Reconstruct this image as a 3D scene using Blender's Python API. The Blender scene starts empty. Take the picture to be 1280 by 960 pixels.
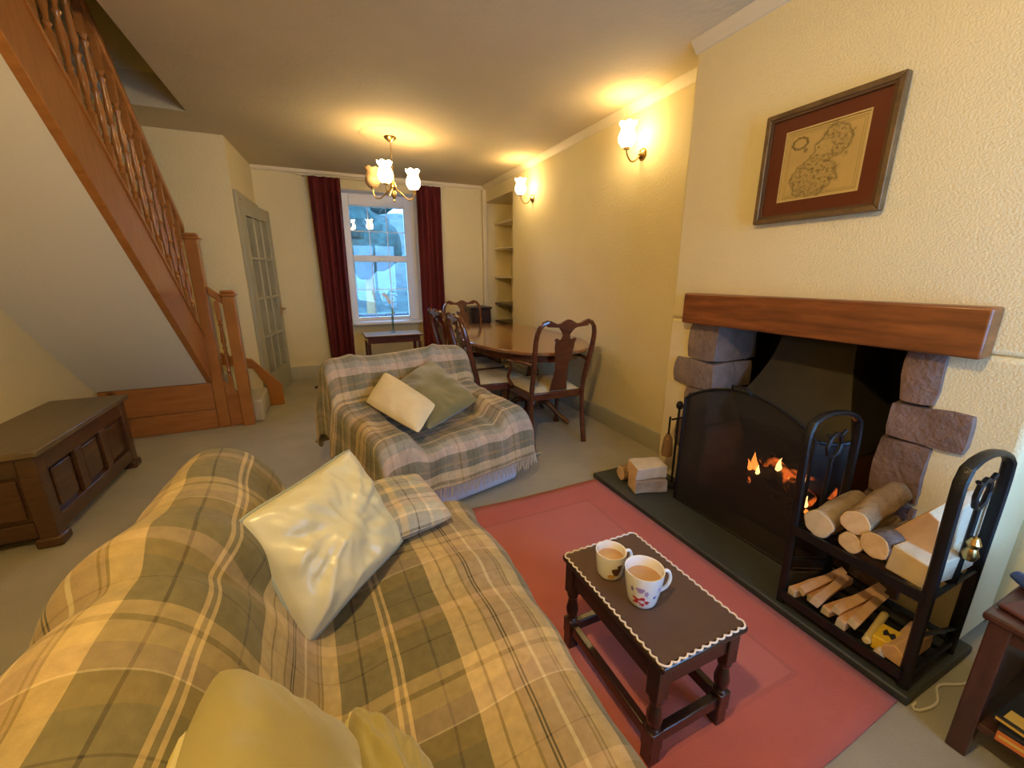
import bpy, bmesh, math, random
from math import sin, cos, pi, radians, sqrt
from mathutils import Vector, Matrix, noise

random.seed(7)
SC = bpy.context.scene
COL = SC.collection

# ---------------------------------------------------------------- camera
cam = bpy.data.cameras.new('camera')
cam.sensor_width = 36.0
cam.lens = 509.0 / 1280.0 * 36.0
cam.clip_start = 0.02
co = bpy.data.objects.new('camera', cam)
COL.objects.link(co)
co.location = (0, 0, 1.3)
co.rotation_euler = (radians(90 - 14.854), 0, -math.atan(241 / 526.6))
SC.camera = co

# ---------------------------------------------------------------- world, daylight, exposure
SC.view_settings.view_transform = 'Standard'
SC.view_settings.look = 'None'
SC.view_settings.exposure = 0.0
SC.view_settings.gamma = 1.0
SC.view_settings.use_curve_mapping = False
SC.cycles.max_bounces = 8
SC.cycles.diffuse_bounces = 5
SC.cycles.transparent_max_bounces = 24
SC.cycles.caustics_reflective = False
SC.cycles.caustics_refractive = False
SC.cycles.sample_clamp_indirect = 4.0
SC.cycles.use_denoising = True

world = bpy.data.worlds.new('dusk_sky')
SC.world = world
world.use_nodes = True
bg = world.node_tree.nodes['Background']
bg.inputs[0].default_value = (0.24, 0.52, 1.0, 1)
bg.inputs[1].default_value = 15.0

def portal(name, loc, rot, sx, sy):
    l = bpy.data.lights.new(name, 'AREA')
    l.shape = 'RECTANGLE'; l.size = sx; l.size_y = sy
    l.cycles.is_portal = True
    o = bpy.data.objects.new(name, l); COL.objects.link(o)
    o.location = loc; o.rotation_euler = rot
portal('front_window_portal', (1.52, -1.02, 1.35), (radians(90), 0, 0), 1.25, 1.8)
portal('far_window_portal', (0.8, 6.12, 1.5), (radians(-90), 0, 0), 0.9, 1.6)

WARM = (1.0, 0.68, 0.26)
BULB_W = 26.0
SHADE_E = 36.0

def bulb_light(name, loc, watts, r=0.02, col=WARM):
    l = bpy.data.lights.new(name, 'POINT')
    l.energy = watts; l.color = col; l.shadow_soft_size = r
    o = bpy.data.objects.new(name, l); COL.objects.link(o)
    o.location = loc
    return o

# ---------------------------------------------------------------- materials
MATS = {}
def nodes(m):
    return m.node_tree.nodes, m.node_tree.links
def mat(name, col, rough=0.6, metal=0.0, var=0.0, vscale=8.0, stretch=(1, 1, 1), bump=0.0, bscale=60.0,
        col2=None, spec=0.5, coat=0.0, sheen=0.0, coords='Object'):
    m = bpy.data.materials.new(name); m.use_nodes = True
    n, l = nodes(m)
    b = n['Principled BSDF']
    b.inputs['Base Color'].default_value = (*col, 1)
    b.inputs['Roughness'].default_value = rough
    b.inputs['Metallic'].default_value = metal
    b.inputs['Specular IOR Level'].default_value = spec
    if coat: b.inputs['Coat Weight'].default_value = coat; b.inputs['Coat Roughness'].default_value = 0.12
    if sheen:
        b.inputs['Sheen Weight'].default_value = sheen
    tc = n.new('ShaderNodeTexCoord')
    if var or col2:
        mp = n.new('ShaderNodeMapping'); mp.inputs['Scale'].default_value = stretch
        l.new(tc.outputs[coords], mp.inputs[0])
        nz = n.new('ShaderNodeTexNoise'); nz.inputs['Scale'].default_value = vscale
        nz.inputs['Detail'].default_value = 6; nz.inputs['Roughness'].default_value = 0.6
        l.new(mp.outputs[0], nz.inputs['Vector'])
        rp = n.new('ShaderNodeValToRGB')
        c2 = col2 or tuple(min(1, c * (1 + var)) for c in col)
        c1 = col if col2 else tuple(c * (1 - var) for c in col)
        rp.color_ramp.elements[0].position = 0.3; rp.color_ramp.elements[1].position = 0.7
        rp.color_ramp.elements[0].color = (*c1, 1); rp.color_ramp.elements[1].color = (*c2, 1)
        l.new(nz.outputs[0], rp.inputs[0]); l.new(rp.outputs[0], b.inputs['Base Color'])
    if bump:
        nb = n.new('ShaderNodeTexNoise'); nb.inputs['Scale'].default_value = bscale
        nb.inputs['Detail'].default_value = 4
        l.new(tc.outputs[coords], nb.inputs['Vector'])
        bp = n.new('ShaderNodeBump'); bp.inputs['Strength'].default_value = bump
        bp.inputs['Distance'].default_value = 0.01
        l.new(nb.outputs[0], bp.inputs['Height']); l.new(bp.outputs[0], b.inputs['Normal'])
    MATS[name] = m
    return m

def emis(name, col, s, mixcol=None):
    m = bpy.data.materials.new(name); m.use_nodes = True
    b = m.node_tree.nodes['Principled BSDF']
    b.inputs['Base Color'].default_value = (*(mixcol or col), 1)
    b.inputs['Emission Color'].default_value = (*col, 1)
    b.inputs['Emission Strength'].default_value = s
    b.inputs['Roughness'].default_value = 0.3
    MATS[name] = m
    return m

def glassy(name, tint, gloss, rough=0.02):
    """thin pane: clear with a Fresnel sheen"""
    m = bpy.data.materials.new(name); m.use_nodes = True
    n, l = nodes(m); n.remove(n['Principled BSDF'])
    t = n.new('ShaderNodeBsdfTransparent'); t.inputs[0].default_value = (*tint, 1)
    g = n.new('ShaderNodeBsdfGlossy'); g.inputs['Roughness'].default_value = rough
    f = n.new('ShaderNodeFresnel'); f.inputs[0].default_value = gloss
    mx = n.new('ShaderNodeMixShader')
    l.new(f.outputs[0], mx.inputs[0]); l.new(t.outputs[0], mx.inputs[1]); l.new(g.outputs[0], mx.inputs[2])
    l.new(mx.outputs[0], n['Material Output'].inputs[0])
    MATS[name] = m
    return m

def tartan(name, ramp_u, ramp_v, pu, pv, rough=0.85, gain=1.0, mixf=0.5):
    """woven check: warp and weft stripes from UV metres, averaged as a real twill does"""
    m = bpy.data.materials.new(name); m.use_nodes = True
    n, l = nodes(m); b = n['Principled BSDF']
    b.inputs['Roughness'].default_value = rough
    b.inputs['Sheen Weight'].default_value = 0.15
    b.inputs['Specular IOR Level'].default_value = 0.2
    uv = n.new('ShaderNodeUVMap'); uv.uv_map = 'UVMap'
    wob = n.new('ShaderNodeTexNoise'); wob.inputs['Scale'].default_value = 3.0
    l.new(uv.outputs[0], wob.inputs['Vector'])
    sub = n.new('ShaderNodeVectorMath'); sub.operation = 'SUBTRACT'; sub.inputs[1].default_value = (0.5, 0.5, 0.5)
    l.new(wob.outputs['Color'], sub.inputs[0])
    scl = n.new('ShaderNodeVectorMath'); scl.operation = 'SCALE'; scl.inputs['Scale'].default_value = 0.025
    l.new(sub.outputs[0], scl.inputs[0])
    add = n.new('ShaderNodeVectorMath'); add.operation = 'ADD'
    l.new(uv.outputs[0], add.inputs[0]); l.new(scl.outputs[0], add.inputs[1])
    sp = n.new('ShaderNodeSeparateXYZ'); l.new(add.outputs[0], sp.inputs[0])
    outs = []
    for ax, ramp, per in ((0, ramp_u, pu), (1, ramp_v, pv)):
        mu = n.new('ShaderNodeMath'); mu.operation = 'MULTIPLY'; mu.inputs[1].default_value = 1.0 / per
        l.new(sp.outputs[ax], mu.inputs[0])
        fr = n.new('ShaderNodeMath'); fr.operation = 'FRACT'; l.new(mu.outputs[0], fr.inputs[0])
        rp = n.new('ShaderNodeValToRGB'); cr = rp.color_ramp; cr.interpolation = 'CONSTANT'
        for i, (p, c) in enumerate(ramp):
            e = cr.elements[i] if i < 2 else cr.elements.new(p)
            e.position = p; e.color = (*[x * gain for x in c], 1)
        l.new(fr.outputs[0], rp.inputs[0]); outs.append(rp.outputs[0])
    mx = n.new('ShaderNodeMix'); mx.data_type = 'RGBA'; mx.inputs[0].default_value = mixf
    l.new(outs[0], mx.inputs[6]); l.new(outs[1], mx.inputs[7])
    ht = n.new('ShaderNodeTexNoise'); ht.inputs['Scale'].default_value = 45; ht.inputs['Detail'].default_value = 4
    l.new(uv.outputs[0], ht.inputs['Vector'])
    hr = n.new('ShaderNodeMapRange'); hr.inputs['To Min'].default_value = 0.72; hr.inputs['To Max'].default_value = 1.28
    l.new(ht.outputs[0], hr.inputs['Value'])
    hm = n.new('ShaderNodeVectorMath'); hm.operation = 'SCALE'
    l.new(mx.outputs[2], hm.inputs[0]); l.new(hr.outputs[0], hm.inputs['Scale'])
    l.new(hm.outputs[0], b.inputs['Base Color'])
    wv = n.new('ShaderNodeTexNoise'); wv.inputs['Scale'].default_value = 260
    l.new(uv.outputs[0], wv.inputs['Vector'])
    bp = n.new('ShaderNodeBump'); bp.inputs['Strength'].default_value = 0.35; bp.inputs['Distance'].default_value = 0.003
    l.new(wv.outputs[0], bp.inputs['Height']); l.new(bp.outputs[0], b.inputs['Normal'])
    MATS[name] = m
    return m

def wood(name, c1, c2, rough=0.35, stretch=(1, 1, 12), scale=4.0, coat=0.0, knots=False):
    m = mat(name, c1, rough, col2=c2, vscale=scale, stretch=stretch, coat=coat)
    n, l = nodes(m)
    b = n['Principled BSDF']
    if knots:
        tc = n.new('ShaderNodeTexCoord')
        vo = n.new('ShaderNodeTexVoronoi'); vo.inputs['Scale'].default_value = 2.3
        l.new(tc.outputs['Object'], vo.inputs['Vector'])
        rp = n.new('ShaderNodeValToRGB')
        rp.color_ramp.elements[0].position = 0.03; rp.color_ramp.elements[0].color = (0.25, 0.16, 0.12, 1)
        rp.color_ramp.elements[1].position = 0.10; rp.color_ramp.elements[1].color = (1, 1, 1, 1)
        l.new(vo.outputs['Distance'], rp.inputs[0])
        mx = n.new('ShaderNodeMix'); mx.data_type = 'RGBA'; mx.blend_type = 'MULTIPLY'; mx.inputs[0].default_value = 1
        src = b.inputs['Base Color'].links[0].from_socket
        l.new(src, mx.inputs[6]); l.new(rp.outputs[0], mx.inputs[7]); l.new(mx.outputs[2], b.inputs['Base Color'])
    return m

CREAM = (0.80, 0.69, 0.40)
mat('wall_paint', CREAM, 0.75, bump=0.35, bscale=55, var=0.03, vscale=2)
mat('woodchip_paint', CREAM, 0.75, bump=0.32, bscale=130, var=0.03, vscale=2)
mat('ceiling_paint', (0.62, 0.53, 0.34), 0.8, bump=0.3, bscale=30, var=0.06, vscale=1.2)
mat('soffit_paint', (0.74, 0.70, 0.58), 0.75, bump=0.15, bscale=40)
mat('trim_paint', (0.78, 0.68, 0.46), 0.5)
mat('skirting_paint', (0.40, 0.38, 0.28), 0.45, var=0.05)
mat('upvc_white', (0.80, 0.80, 0.82), 0.35)
mat('door_paint', (0.38, 0.365, 0.265), 0.45)
mat('obscure_glass', (0.26, 0.26, 0.20), 0.18, var=0.25, vscale=3, bump=0.4, bscale=90, spec=0.6)
mat('carpet', (0.40, 0.37, 0.285), 0.95, var=0.10, vscale=3.5, bump=0.5, bscale=420, sheen=0.1)
mat('stair_carpet', (0.52, 0.49, 0.42), 0.95, var=0.05, bump=0.5, bscale=420)
wood('pine', (0.31, 0.115, 0.024), (0.43, 0.175, 0.044), 0.28, (1, 9, 1.4), 3.5, coat=0.25)
wood('pine_board', (0.30, 0.11, 0.028), (0.45, 0.18, 0.048), 0.35, (1.2, 1, 9), 3.0, knots=True)
wood('oak_dark', (0.050, 0.022, 0.011), (0.105, 0.048, 0.022), 0.32, (2, 1, 10), 4, coat=0.2)
wood('oak_top', (0.12, 0.085, 0.045), (0.17, 0.125, 0.07), 0.35, (8, 1, 1), 4)
wood('mahogany', (0.070, 0.019, 0.008), (0.125, 0.036, 0.014), 0.2, (2, 2, 8), 5, coat=0.4)
wood('table_top', (0.22, 0.092, 0.034), (0.31, 0.14, 0.055), 0.10, (7, 1, 1), 4, coat=0.6)
wood('beam_wood', (0.10, 0.028, 0.007), (0.31, 0.098, 0.022), 0.36, (3, 1.0, 9), 3.2, coat=0.12, knots=True)
wood('stool_wood', (0.020, 0.009, 0.007), (0.045, 0.018, 0.012), 0.28, (2, 2, 8), 5, coat=0.3)
wood('cabinet_wood', (0.018, 0.008, 0.006), (0.04, 0.016, 0.01), 0.4, (2, 2, 8), 5)
wood('side_wood', (0.045, 0.016, 0.012), (0.085, 0.030, 0.02), 0.35, (2, 8, 2), 5, coat=0.2)
mat('stone_pink', (0.20, 0.125, 0.095), 0.9, var=0.28, vscale=9, bump=0.9, bscale=45)
mat('stone_grey', (0.23, 0.165, 0.13), 0.9, var=0.28, vscale=9, bump=0.9, bscale=45)
mat('soot', (0.012, 0.010, 0.009), 0.95, var=0.4, vscale=6, bump=0.6, bscale=30)
mat('slate', (0.040, 0.045, 0.040), 0.55, var=0.18, vscale=7, bump=0.2, bscale=40)
mat('hood_metal', (0.055, 0.048, 0.034), 0.6, metal=0.3, var=0.25, vscale=4)
mat('black_iron', (0.012, 0.012, 0.013), 0.42, metal=0.35, bump=0.2, bscale=120)
mat('brass', (0.55, 0.36, 0.13), 0.28, metal=1.0)
mat('chrome', (0.7, 0.7, 0.68), 0.2, metal=1.0)
mat('curtain_red', (0.12, 0.007, 0.007), 0.8, var=0.15, vscale=10, bump=0.3, bscale=200)
mat('cushion_cream', (0.80, 0.70, 0.46), 0.8, bump=0.4, bscale=160, var=0.05)
mat('cushion_olive', (0.17, 0.155, 0.065), 0.5, bump=0.2, bscale=120, var=0.14, vscale=4, sheen=0.4)
mat('satin_sage', (0.60, 0.57, 0.38), 0.33, var=0.06, vscale=3, spec=0.6, sheen=0.2)
mat('satin_olive', (0.34, 0.285, 0.10), 0.45, var=0.08, vscale=3, spec=0.5, sheen=0.3)
mat('piping_sage', (0.30, 0.33, 0.28), 0.5)
mat('piping_olive', (0.58, 0.50, 0.22), 0.5)
mat('lilac_cover', (0.62, 0.60, 0.66), 0.85, bump=0.2, bscale=150)
mat('upholstery', (0.45, 0.40, 0.28), 0.85)
mat('seat_damask', (0.66, 0.55, 0.33), 0.7, var=0.08, vscale=30)
mat('fringe_wool', (0.50, 0.43, 0.31), 0.9)
mat('china_white', (0.85, 0.84, 0.82), 0.12, coat=0.3)
mat('tea', (0.46, 0.27, 0.13), 0.15)
mat('mat_brown', (0.085, 0.048, 0.036), 0.6, bump=0.2, bscale=260, var=0.06)
mat('lace_white', (0.80, 0.72, 0.66), 0.8)
mat('print_brown', (0.10, 0.04, 0.02), 0.3); mat('print_red', (0.50, 0.03, 0.04), 0.3)
mat('print_lilac', (0.42, 0.30, 0.55), 0.3); mat('print_blue', (0.12, 0.12, 0.42), 0.3); mat('print_ochre', (0.6, 0.35, 0.08), 0.3)
mat('frame_gilt', (0.16, 0.095, 0.035), 0.42, metal=0.25, var=0.3, vscale=20)
mat('frame_dark', (0.10, 0.05, 0.02), 0.4)
mat('mount_maroon', (0.17, 0.042, 0.025), 0.8)
mat('mount_bevel', (0.80, 0.68, 0.48), 0.7)
mat('bark_brown', (0.20, 0.12, 0.055), 0.95, col2=(0.38, 0.25, 0.12), vscale=14, stretch=(1, 1, 4), bump=1.0, bscale=30)
mat('bark_dark', (0.07, 0.05, 0.045), 0.9, col2=(0.25, 0.20, 0.17), vscale=12, stretch=(1, 1, 3), bump=1.0, bscale=30)
mat('bark_birch', (0.52, 0.44, 0.34), 0.85, col2=(0.30, 0.20, 0.12), vscale=9, bump=0.8, bscale=26)
mat('log_end', (0.62, 0.42, 0.22), 0.8, col2=(0.78, 0.58, 0.34), vscale=16, bump=0.3)
mat('log_pale', (0.54, 0.45, 0.28), 0.8, col2=(0.74, 0.60, 0.42), vscale=10, stretch=(1, 1, 0.2), bump=0.3)
mat('log_orange', (0.56, 0.32, 0.14), 0.8, col2=(0.68, 0.44, 0.22), vscale=10, stretch=(1, 1, 0.2), bump=0.3)
mat('kindling_wood', (0.58, 0.33, 0.17), 0.8, col2=(0.72, 0.46, 0.27), vscale=14, stretch=(1, 1, 0.2))
mat('straw_wood', (0.66, 0.52, 0.20), 0.6)
mat('box_yellow', (0.75, 0.50, 0.03), 0.4); mat('ink_black', (0.015, 0.015, 0.015), 0.4)
mat('brush_tan', (0.28, 0.16, 0.07), 0.9, bump=1, bscale=150)
mat('book_orange', (0.70, 0.19, 0.03), 0.45); mat('book_yellow', (0.75, 0.48, 0.08), 0.45); mat('paper', (0.75, 0.70, 0.6), 0.8)
mat('blue_plastic', (0.03, 0.06, 0.22), 0.3); mat('leather_red', (0.09, 0.02, 0.015), 0.45)
mat('cable_white', (0.70, 0.66, 0.58), 0.5)
mat('petal_white', (0.85, 0.85, 0.88), 0.6); mat('leaf_green', (0.25, 0.40, 0.12), 0.5)
mat('char', (0.018, 0.013, 0.011), 0.9, bump=1, bscale=40)
mat('hill_green', (0.020, 0.040, 0.032), 0.9, var=0.75, vscale=1.6, bump=1, bscale=2)
mat('grass_green', (0.035, 0.075, 0.035), 0.9, var=0.3, vscale=3); mat('tree_green', (0.022, 0.050, 0.040), 0.9, var=0.7, vscale=5, bump=1.0, bscale=8)
mat('painted_sheen', (0.80, 0.84, 0.88), 0.08)  # tabletop colour with the window's bluish sheen painted in
mat('reveal_white', (0.80, 0.80, 0.82), 0.6)
mat('road_grey', (0.06, 0.07, 0.06), 0.9); mat('garden_stone', (0.04, 0.035, 0.04), 0.9, var=0.2)
glassy('window_glass', (0.96, 0.98, 1.0), 1.5)
glassy('picture_glass', (0.98, 0.98, 0.97), 1.3, 0.05)
glassy('vase_glass', (0.80, 0.90, 0.92), 1.5)
emis('lit_shade', (1.0, 0.72, 0.33), SHADE_E)
emis('flame', (1.0, 0.26, 0.04), 9.0); emis('flame_core', (1.0, 0.55, 0.18), 16.0)
# unlit tulip shade: warm translucent glass
m = mat('unlit_shade', (0.80, 0.52, 0.25), 0.25)
m.node_tree.nodes['Principled BSDF'].inputs['Transmission Weight'].default_value = 0.35
# burning log: char with glowing cracks
m = mat('ember', (0.02, 0.014, 0.012), 0.9, bump=1, bscale=40)
n, l = nodes(m); tc = n.new('ShaderNodeTexCoord'); nz = n.new('ShaderNodeTexNoise'); nz.inputs['Scale'].default_value = 11
l.new(tc.outputs['Object'], nz.inputs['Vector']); rp = n.new('ShaderNodeValToRGB')
rp.color_ramp.elements[0].position = 0.52; rp.color_ramp.elements[0].color = (0, 0, 0, 1)
rp.color_ramp.elements[1].position = 0.66; rp.color_ramp.elements[1].color = (1, 0.16, 0.02, 1)
l.new(nz.outputs[0], rp.inputs[0]); b = n['Principled BSDF']
l.new(rp.outputs[0], b.inputs['Emission Color']); b.inputs['Emission Strength'].default_value = 5.0
# fine black wire mesh of the fire screen
m = bpy.data.materials.new('wire_mesh'); m.use_nodes = True
n, l = nodes(m); b = n['Principled BSDF']; b.inputs['Base Color'].default_value = (0.012, 0.012, 0.012, 1); b.inputs['Roughness'].default_value = 0.5
t = n.new('ShaderNodeBsdfTransparent'); mx = n.new('ShaderNodeMixShader'); mx.inputs[0].default_value = 0.86
l.new(t.outputs[0], mx.inputs[1]); l.new(b.outputs[0], mx.inputs[2]); l.new(mx.outputs[0], n['Material Output'].inputs[0])
MATS['wire_mesh'] = m
# rug: coral pile with a tonal border
m = mat('rug_pile', (0.44, 0.10, 0.062), 0.95, bump=0.6, bscale=380, sheen=0.15)
n, l = nodes(m); tc = n.new('ShaderNodeTexCoord'); b = n['Principled BSDF']
sp = n.new('ShaderNodeSeparateXYZ'); l.new(tc.outputs['Generated'], sp.inputs[0])
def mth(op, a, bb):
    x = n.new('ShaderNodeMath'); x.operation = op
    for i, v in enumerate((a, bb)):
        if isinstance(v, (int, float)): x.inputs[i].default_value = v
        else: l.new(v, x.inputs[i])
    return x.outputs[0]
dx = mth('MULTIPLY', mth('SUBTRACT', 0.5, mth('ABSOLUTE', mth('SUBTRACT', sp.outputs[0], 0.5), 0)), 1.3)
dy = mth('MULTIPLY', mth('SUBTRACT', 0.5, mth('ABSOLUTE', mth('SUBTRACT', sp.outputs[1], 0.5), 0)), 1.59)
dd = mth('MINIMUM', dx, dy)
rp = n.new('ShaderNodeValToRGB'); rp.color_ramp.interpolation = 'CONSTANT'; cr = rp.color_ramp
for i, (p, c) in enumerate(((0, (0.57, 0.130, 0.098)), (0.19, (0.50, 0.118, 0.090)), (0.205, (0.58, 0.155, 0.122)))):
    e = cr.elements[i] if i < 2 else cr.elements.new(p)
    e.position = p; e.color = (*c, 1)
l.new(dd, rp.inputs[0])
nz = n.new('ShaderNodeTexNoise'); nz.inputs['Scale'].default_value = 5; nz.inputs['Detail'].default_value = 3
l.new(tc.outputs['Object'], nz.inputs['Vector'])
rq = n.new('ShaderNodeValToRGB'); rq.color_ramp.elements[0].color = (0.86, 0.84, 0.84, 1); rq.color_ramp.elements[1].color = (1.1, 1.1, 1.1, 1)
l.new(nz.outputs[0], rq.inputs[0])
mx = n.new('ShaderNodeMix'); mx.data_type = 'RGBA'; mx.blend_type = 'MULTIPLY'; mx.inputs[0].default_value = 1
l.new(rp.outputs[0], mx.inputs[6]); l.new(rq.outputs[0], mx.inputs[7]); l.new(mx.outputs[2], b.inputs['Base Color'])

OL, OL2, CR, PB, DK, WH, TN = (0.155, 0.130, 0.050), (0.21, 0.18, 0.095), (0.68, 0.51, 0.25), (0.52, 0.38, 0.24), (0.045, 0.042, 0.028), (0.80, 0.68, 0.46), (0.33, 0.24, 0.095)
A = [(0, OL), (.09, DK), (.103, OL), (.20, CR), (.27, TN), (.285, CR), (.36, TN), (.372, PB), (.41, DK), (.416, PB), (.425, DK), (.431, PB), (.50, WH), (.512, PB), (.58, TN), (.588, PB), (.60, TN), (.608, CR), (.68, OL2), (.78, DK), (.792, OL2), (.90, CR), (.92, OL2), (.94, CR), (.955, OL)]
Bv = [(0, OL2), (.13, DK), (.138, OL2), (.26, TN), (.36, WH), (.368, PB), (.46, CR), (.54, TN), (.57, CR), (.63, OL2), (.78, DK), (.787, OL2), (.88, TN), (.94, PB)]
tartan('tartan_green', Bv, A, 0.46, 0.50, mixf=0.6, gain=0.80)
GY, LG, PK = (0.25, 0.245, 0.19), (0.38, 0.37, 0.31), (0.60, 0.46, 0.35)
A2 = [(0, PK), (.10, GY), (.20, DK), (.212, GY), (.30, LG), (.36, WH), (.375, LG), (.48, PK), (.58, TN), (.61, PK), (.70, GY), (.80, DK), (.81, GY), (.90, LG)]
B2 = [(0, CR), (.09, TN), (.13, CR), (.22, TN), (.25, PK), (.29, OL2), (.36, GY), (.42, DK), (.435, GY), (.50, WH), (.52, GY), (.62, LG), (.70, PK), (.80, OL2), (.90, TN), (.93, OL2)]
tartan('tartan_heather', A2, B2, 0.38, 0.47, mixf=0.68, gain=0.85)
A3 = [(0, LG), (.12, DK), (.14, LG), (.30, WH), (.34, (0.52, 0.50, 0.40)), (.5, PK), (.62, DK), (.635, PK), (.72, GY), (.9, CR)]
tartan('tartan_cushion', A3, A3, 0.26, 0.26, gain=0.9)

# ---------------------------------------------------------------- mesh builder
class MB:
    def __init__(s):
        s.v = []; s.f = []; s.mi = []; s.uv = {}
        s.cur = 0
    def add(s, vs, fs):
        o = len(s.v); s.v += [tuple(p) for p in vs]
        for f in fs: s.f.append([i + o for i in f]); s.mi.append(s.cur)
        return s
    def box(s, x0, x1, y0, y1, z0, z1, M=None):
        vs = [Vector((x, y, z)) for z in (z0, z1) for y in (y0, y1) for x in (x0, x1)]
        if M: vs = [M @ p for p in vs]
        return s.add(vs, [(0, 2, 3, 1), (4, 5, 7, 6), (0, 1, 5, 4), (2, 6, 7, 3), (0, 4, 6, 2), (1, 3, 7, 5)])
    def hexa(s, b, t):
        """b: 4 bottom corners ccw from above, t: 4 top corners"""
        return s.add(list(b) + list(t), [(3, 2, 1, 0), (4, 5, 6, 7), (0, 1, 5, 4), (1, 2, 6, 5), (2, 3, 7, 6), (3, 0, 4, 7)])
    def prism(s, poly, axis, a, b):
        """poly: 2D points; extruded along axis ('x','y','z') from a to b"""
        def P3(p, h):
            return {'x': (h, p[0], p[1]), 'y': (p[0], h, p[1]), 'z': (p[0], p[1], h)}[axis]
        n = len(poly)
        return s.add([P3(p, a) for p in poly] + [P3(p, b) for p in poly],
                     [tuple(range(n - 1, -1, -1)), tuple(range(n, 2 * n))] + [(i, (i + 1) % n, n + (i + 1) % n, n + i) for i in range(n)])
    def tube(s, pts, r, seg=8, cap=True, flat=None):
        pts = [Vector(p) for p in pts]; n = len(pts)
        rs = r if isinstance(r, (list, tuple)) else [r] * n
        up = None; rings = []
        for i, p in enumerate(pts):
            d = (pts[min(i + 1, n - 1)] - pts[max(i - 1, 0)]).normalized()
            if up is None:
                up = Vector((0, 0, 1)) if abs(d.z) < 0.9 else Vector((1, 0, 0))
            a = d.cross(up).normalized(); u2 = a.cross(d).normalized(); up = u2
            fa, fb = flat or (1, 1)
            rings.append([p + a * rs[i] * fa * cos(2 * pi * k / seg) + u2 * rs[i] * fb * sin(2 * pi * k / seg) for k in range(seg)])
        vs = [q for rg in rings for q in rg]; fs = []
        for i in range(n - 1):
            for k in range(seg):
                k2 = (k + 1) % seg
                fs.append((i * seg + k, i * seg + k2, (i + 1) * seg + k2, (i + 1) * seg + k))
        if cap:
            fs.append(tuple(range(seg - 1, -1, -1))); fs.append(tuple((n - 1) * seg + k for k in range(seg)))
        return s.add(vs, fs)
    def lathe(s, prof, o=(0, 0, 0), M=None, seg=20, scallop=None):
        vs = []; n = len(prof); o = Vector(o)
        for i, (r, z) in enumerate(prof):
            for k in range(seg):
                a = 2 * pi * k / seg
                zz = z + (scallop(i, a) if scallop else 0)
                p = Vector((r * cos(a), r * sin(a), zz))
                vs.append((M @ p if M else p) + o)
        fs = []
        for i in range(n - 1):
            for k in range(seg):
                k2 = (k + 1) % seg
                fs.append((i * seg + k, i * seg + k2, (i + 1) * seg + k2, (i + 1) * seg + k))
        if prof[0][0] > 1e-5: fs.append(tuple(range(seg - 1, -1, -1)))
        if prof[-1][0] > 1e-5: fs.append(tuple((n - 1) * seg + k for k in range(seg)))
        return s.add(vs, fs)
    def grid(s, nu, nv, fn, uvfn=None):
        o = len(s.v)
        for j in range(nv + 1):
            for i in range(nu + 1):
                s.v.append(tuple(fn(i / nu, j / nv)))
                if uvfn: s.uv[len(s.v) - 1] = uvfn(i / nu, j / nv)
        for j in range(nv):
            for i in range(nu):
                a = o + j * (nu + 1) + i
                s.f.append([a, a + 1, a + nu + 2, a + nu + 1]); s.mi.append(s.cur)
        return s
    def build(s, name, mats, parent=None, origin=None, rotz=0.0, smooth=40, bevel=0.0, seg=2, thick=0.0, sub=0):
        me = bpy.data.meshes.new(name)
        og = Vector(origin) if origin is not None else Vector((0, 0, 0))
        me.from_pydata([Vector(p) - og for p in s.v], [], s.f)
        ml = mats if isinstance(mats, (list, tuple)) else [mats]
        for mm in ml: me.materials.append(MATS[mm])
        me.polygons.foreach_set('material_index', s.mi)
        if s.uv:
            ul = me.uv_layers.new(name='UVMap')
            for lp in me.loops: ul.data[lp.index].uv = s.uv.get(lp.vertex_index, (0, 0))
        me.validate()
        bm = bmesh.new(); bm.from_mesh(me)
        if not s.uv: bmesh.ops.recalc_face_normals(bm, faces=bm.faces)
        bm.to_mesh(me); bm.free()
        if smooth:
            me.shade_smooth(); me.set_sharp_from_angle(angle=radians(smooth))
        o = bpy.data.objects.new(name, me); COL.objects.link(o)
        if parent is not None:
            o.parent = parent
        o.location = og; o.rotation_euler.z = rotz
        if bevel:
            b = o.modifiers.new('bevel', 'BEVEL'); b.width = bevel; b.segments = seg; b.limit_method = 'ANGLE'; b.angle_limit = radians(35)
        if thick:
            t = o.modifiers.new('solid', 'SOLIDIFY'); t.thickness = thick; t.offset = -1
        if sub:
            q = o.modifiers.new('sub', 'SUBSURF'); q.levels = sub; q.render_levels = sub
        return o

def empty(name, loc, rotz=0.0):
    o = bpy.data.objects.new(name, None); COL.objects.link(o)
    o.location = loc; o.rotation_euler.z = rotz; o.empty_display_size = 0.1
    return o
def tag(o, label, cat, group=None):
    o['label'] = label; o['category'] = cat
    if group: o['group'] = group
    return o
def struct(o):
    o['kind'] = 'structure'; return o
def copy_tree(o, parent=None):
    c = o.copy(); COL.objects.link(c)
    if parent is not None: c.parent = parent
    for ch in list(o.children): copy_tree(ch, c)
    return c
def fbm(x, y, z=0.0, s=1.0):
    return noise.fractal(Vector((x * s, y * s, z)), 1.0, 2.0, 3)
def interp(pts, t):
    """piecewise Catmull-Rom through pts at t in 0..1 by arclength-ish index"""
    n = len(pts) - 1; x = t * n; i = min(int(x), n - 1); f = x - i
    p0, p1, p2, p3 = (Vector(pts[max(i - 1, 0)]), Vector(pts[i]), Vector(pts[i + 1]), Vector(pts[min(i + 2, n)]))
    return 0.5 * (2 * p1 + (p2 - p0) * f + (2 * p0 - 5 * p1 + 4 * p2 - p3) * f * f + (3 * p1 - p0 - 3 * p2 + p3) * f ** 3)
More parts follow.
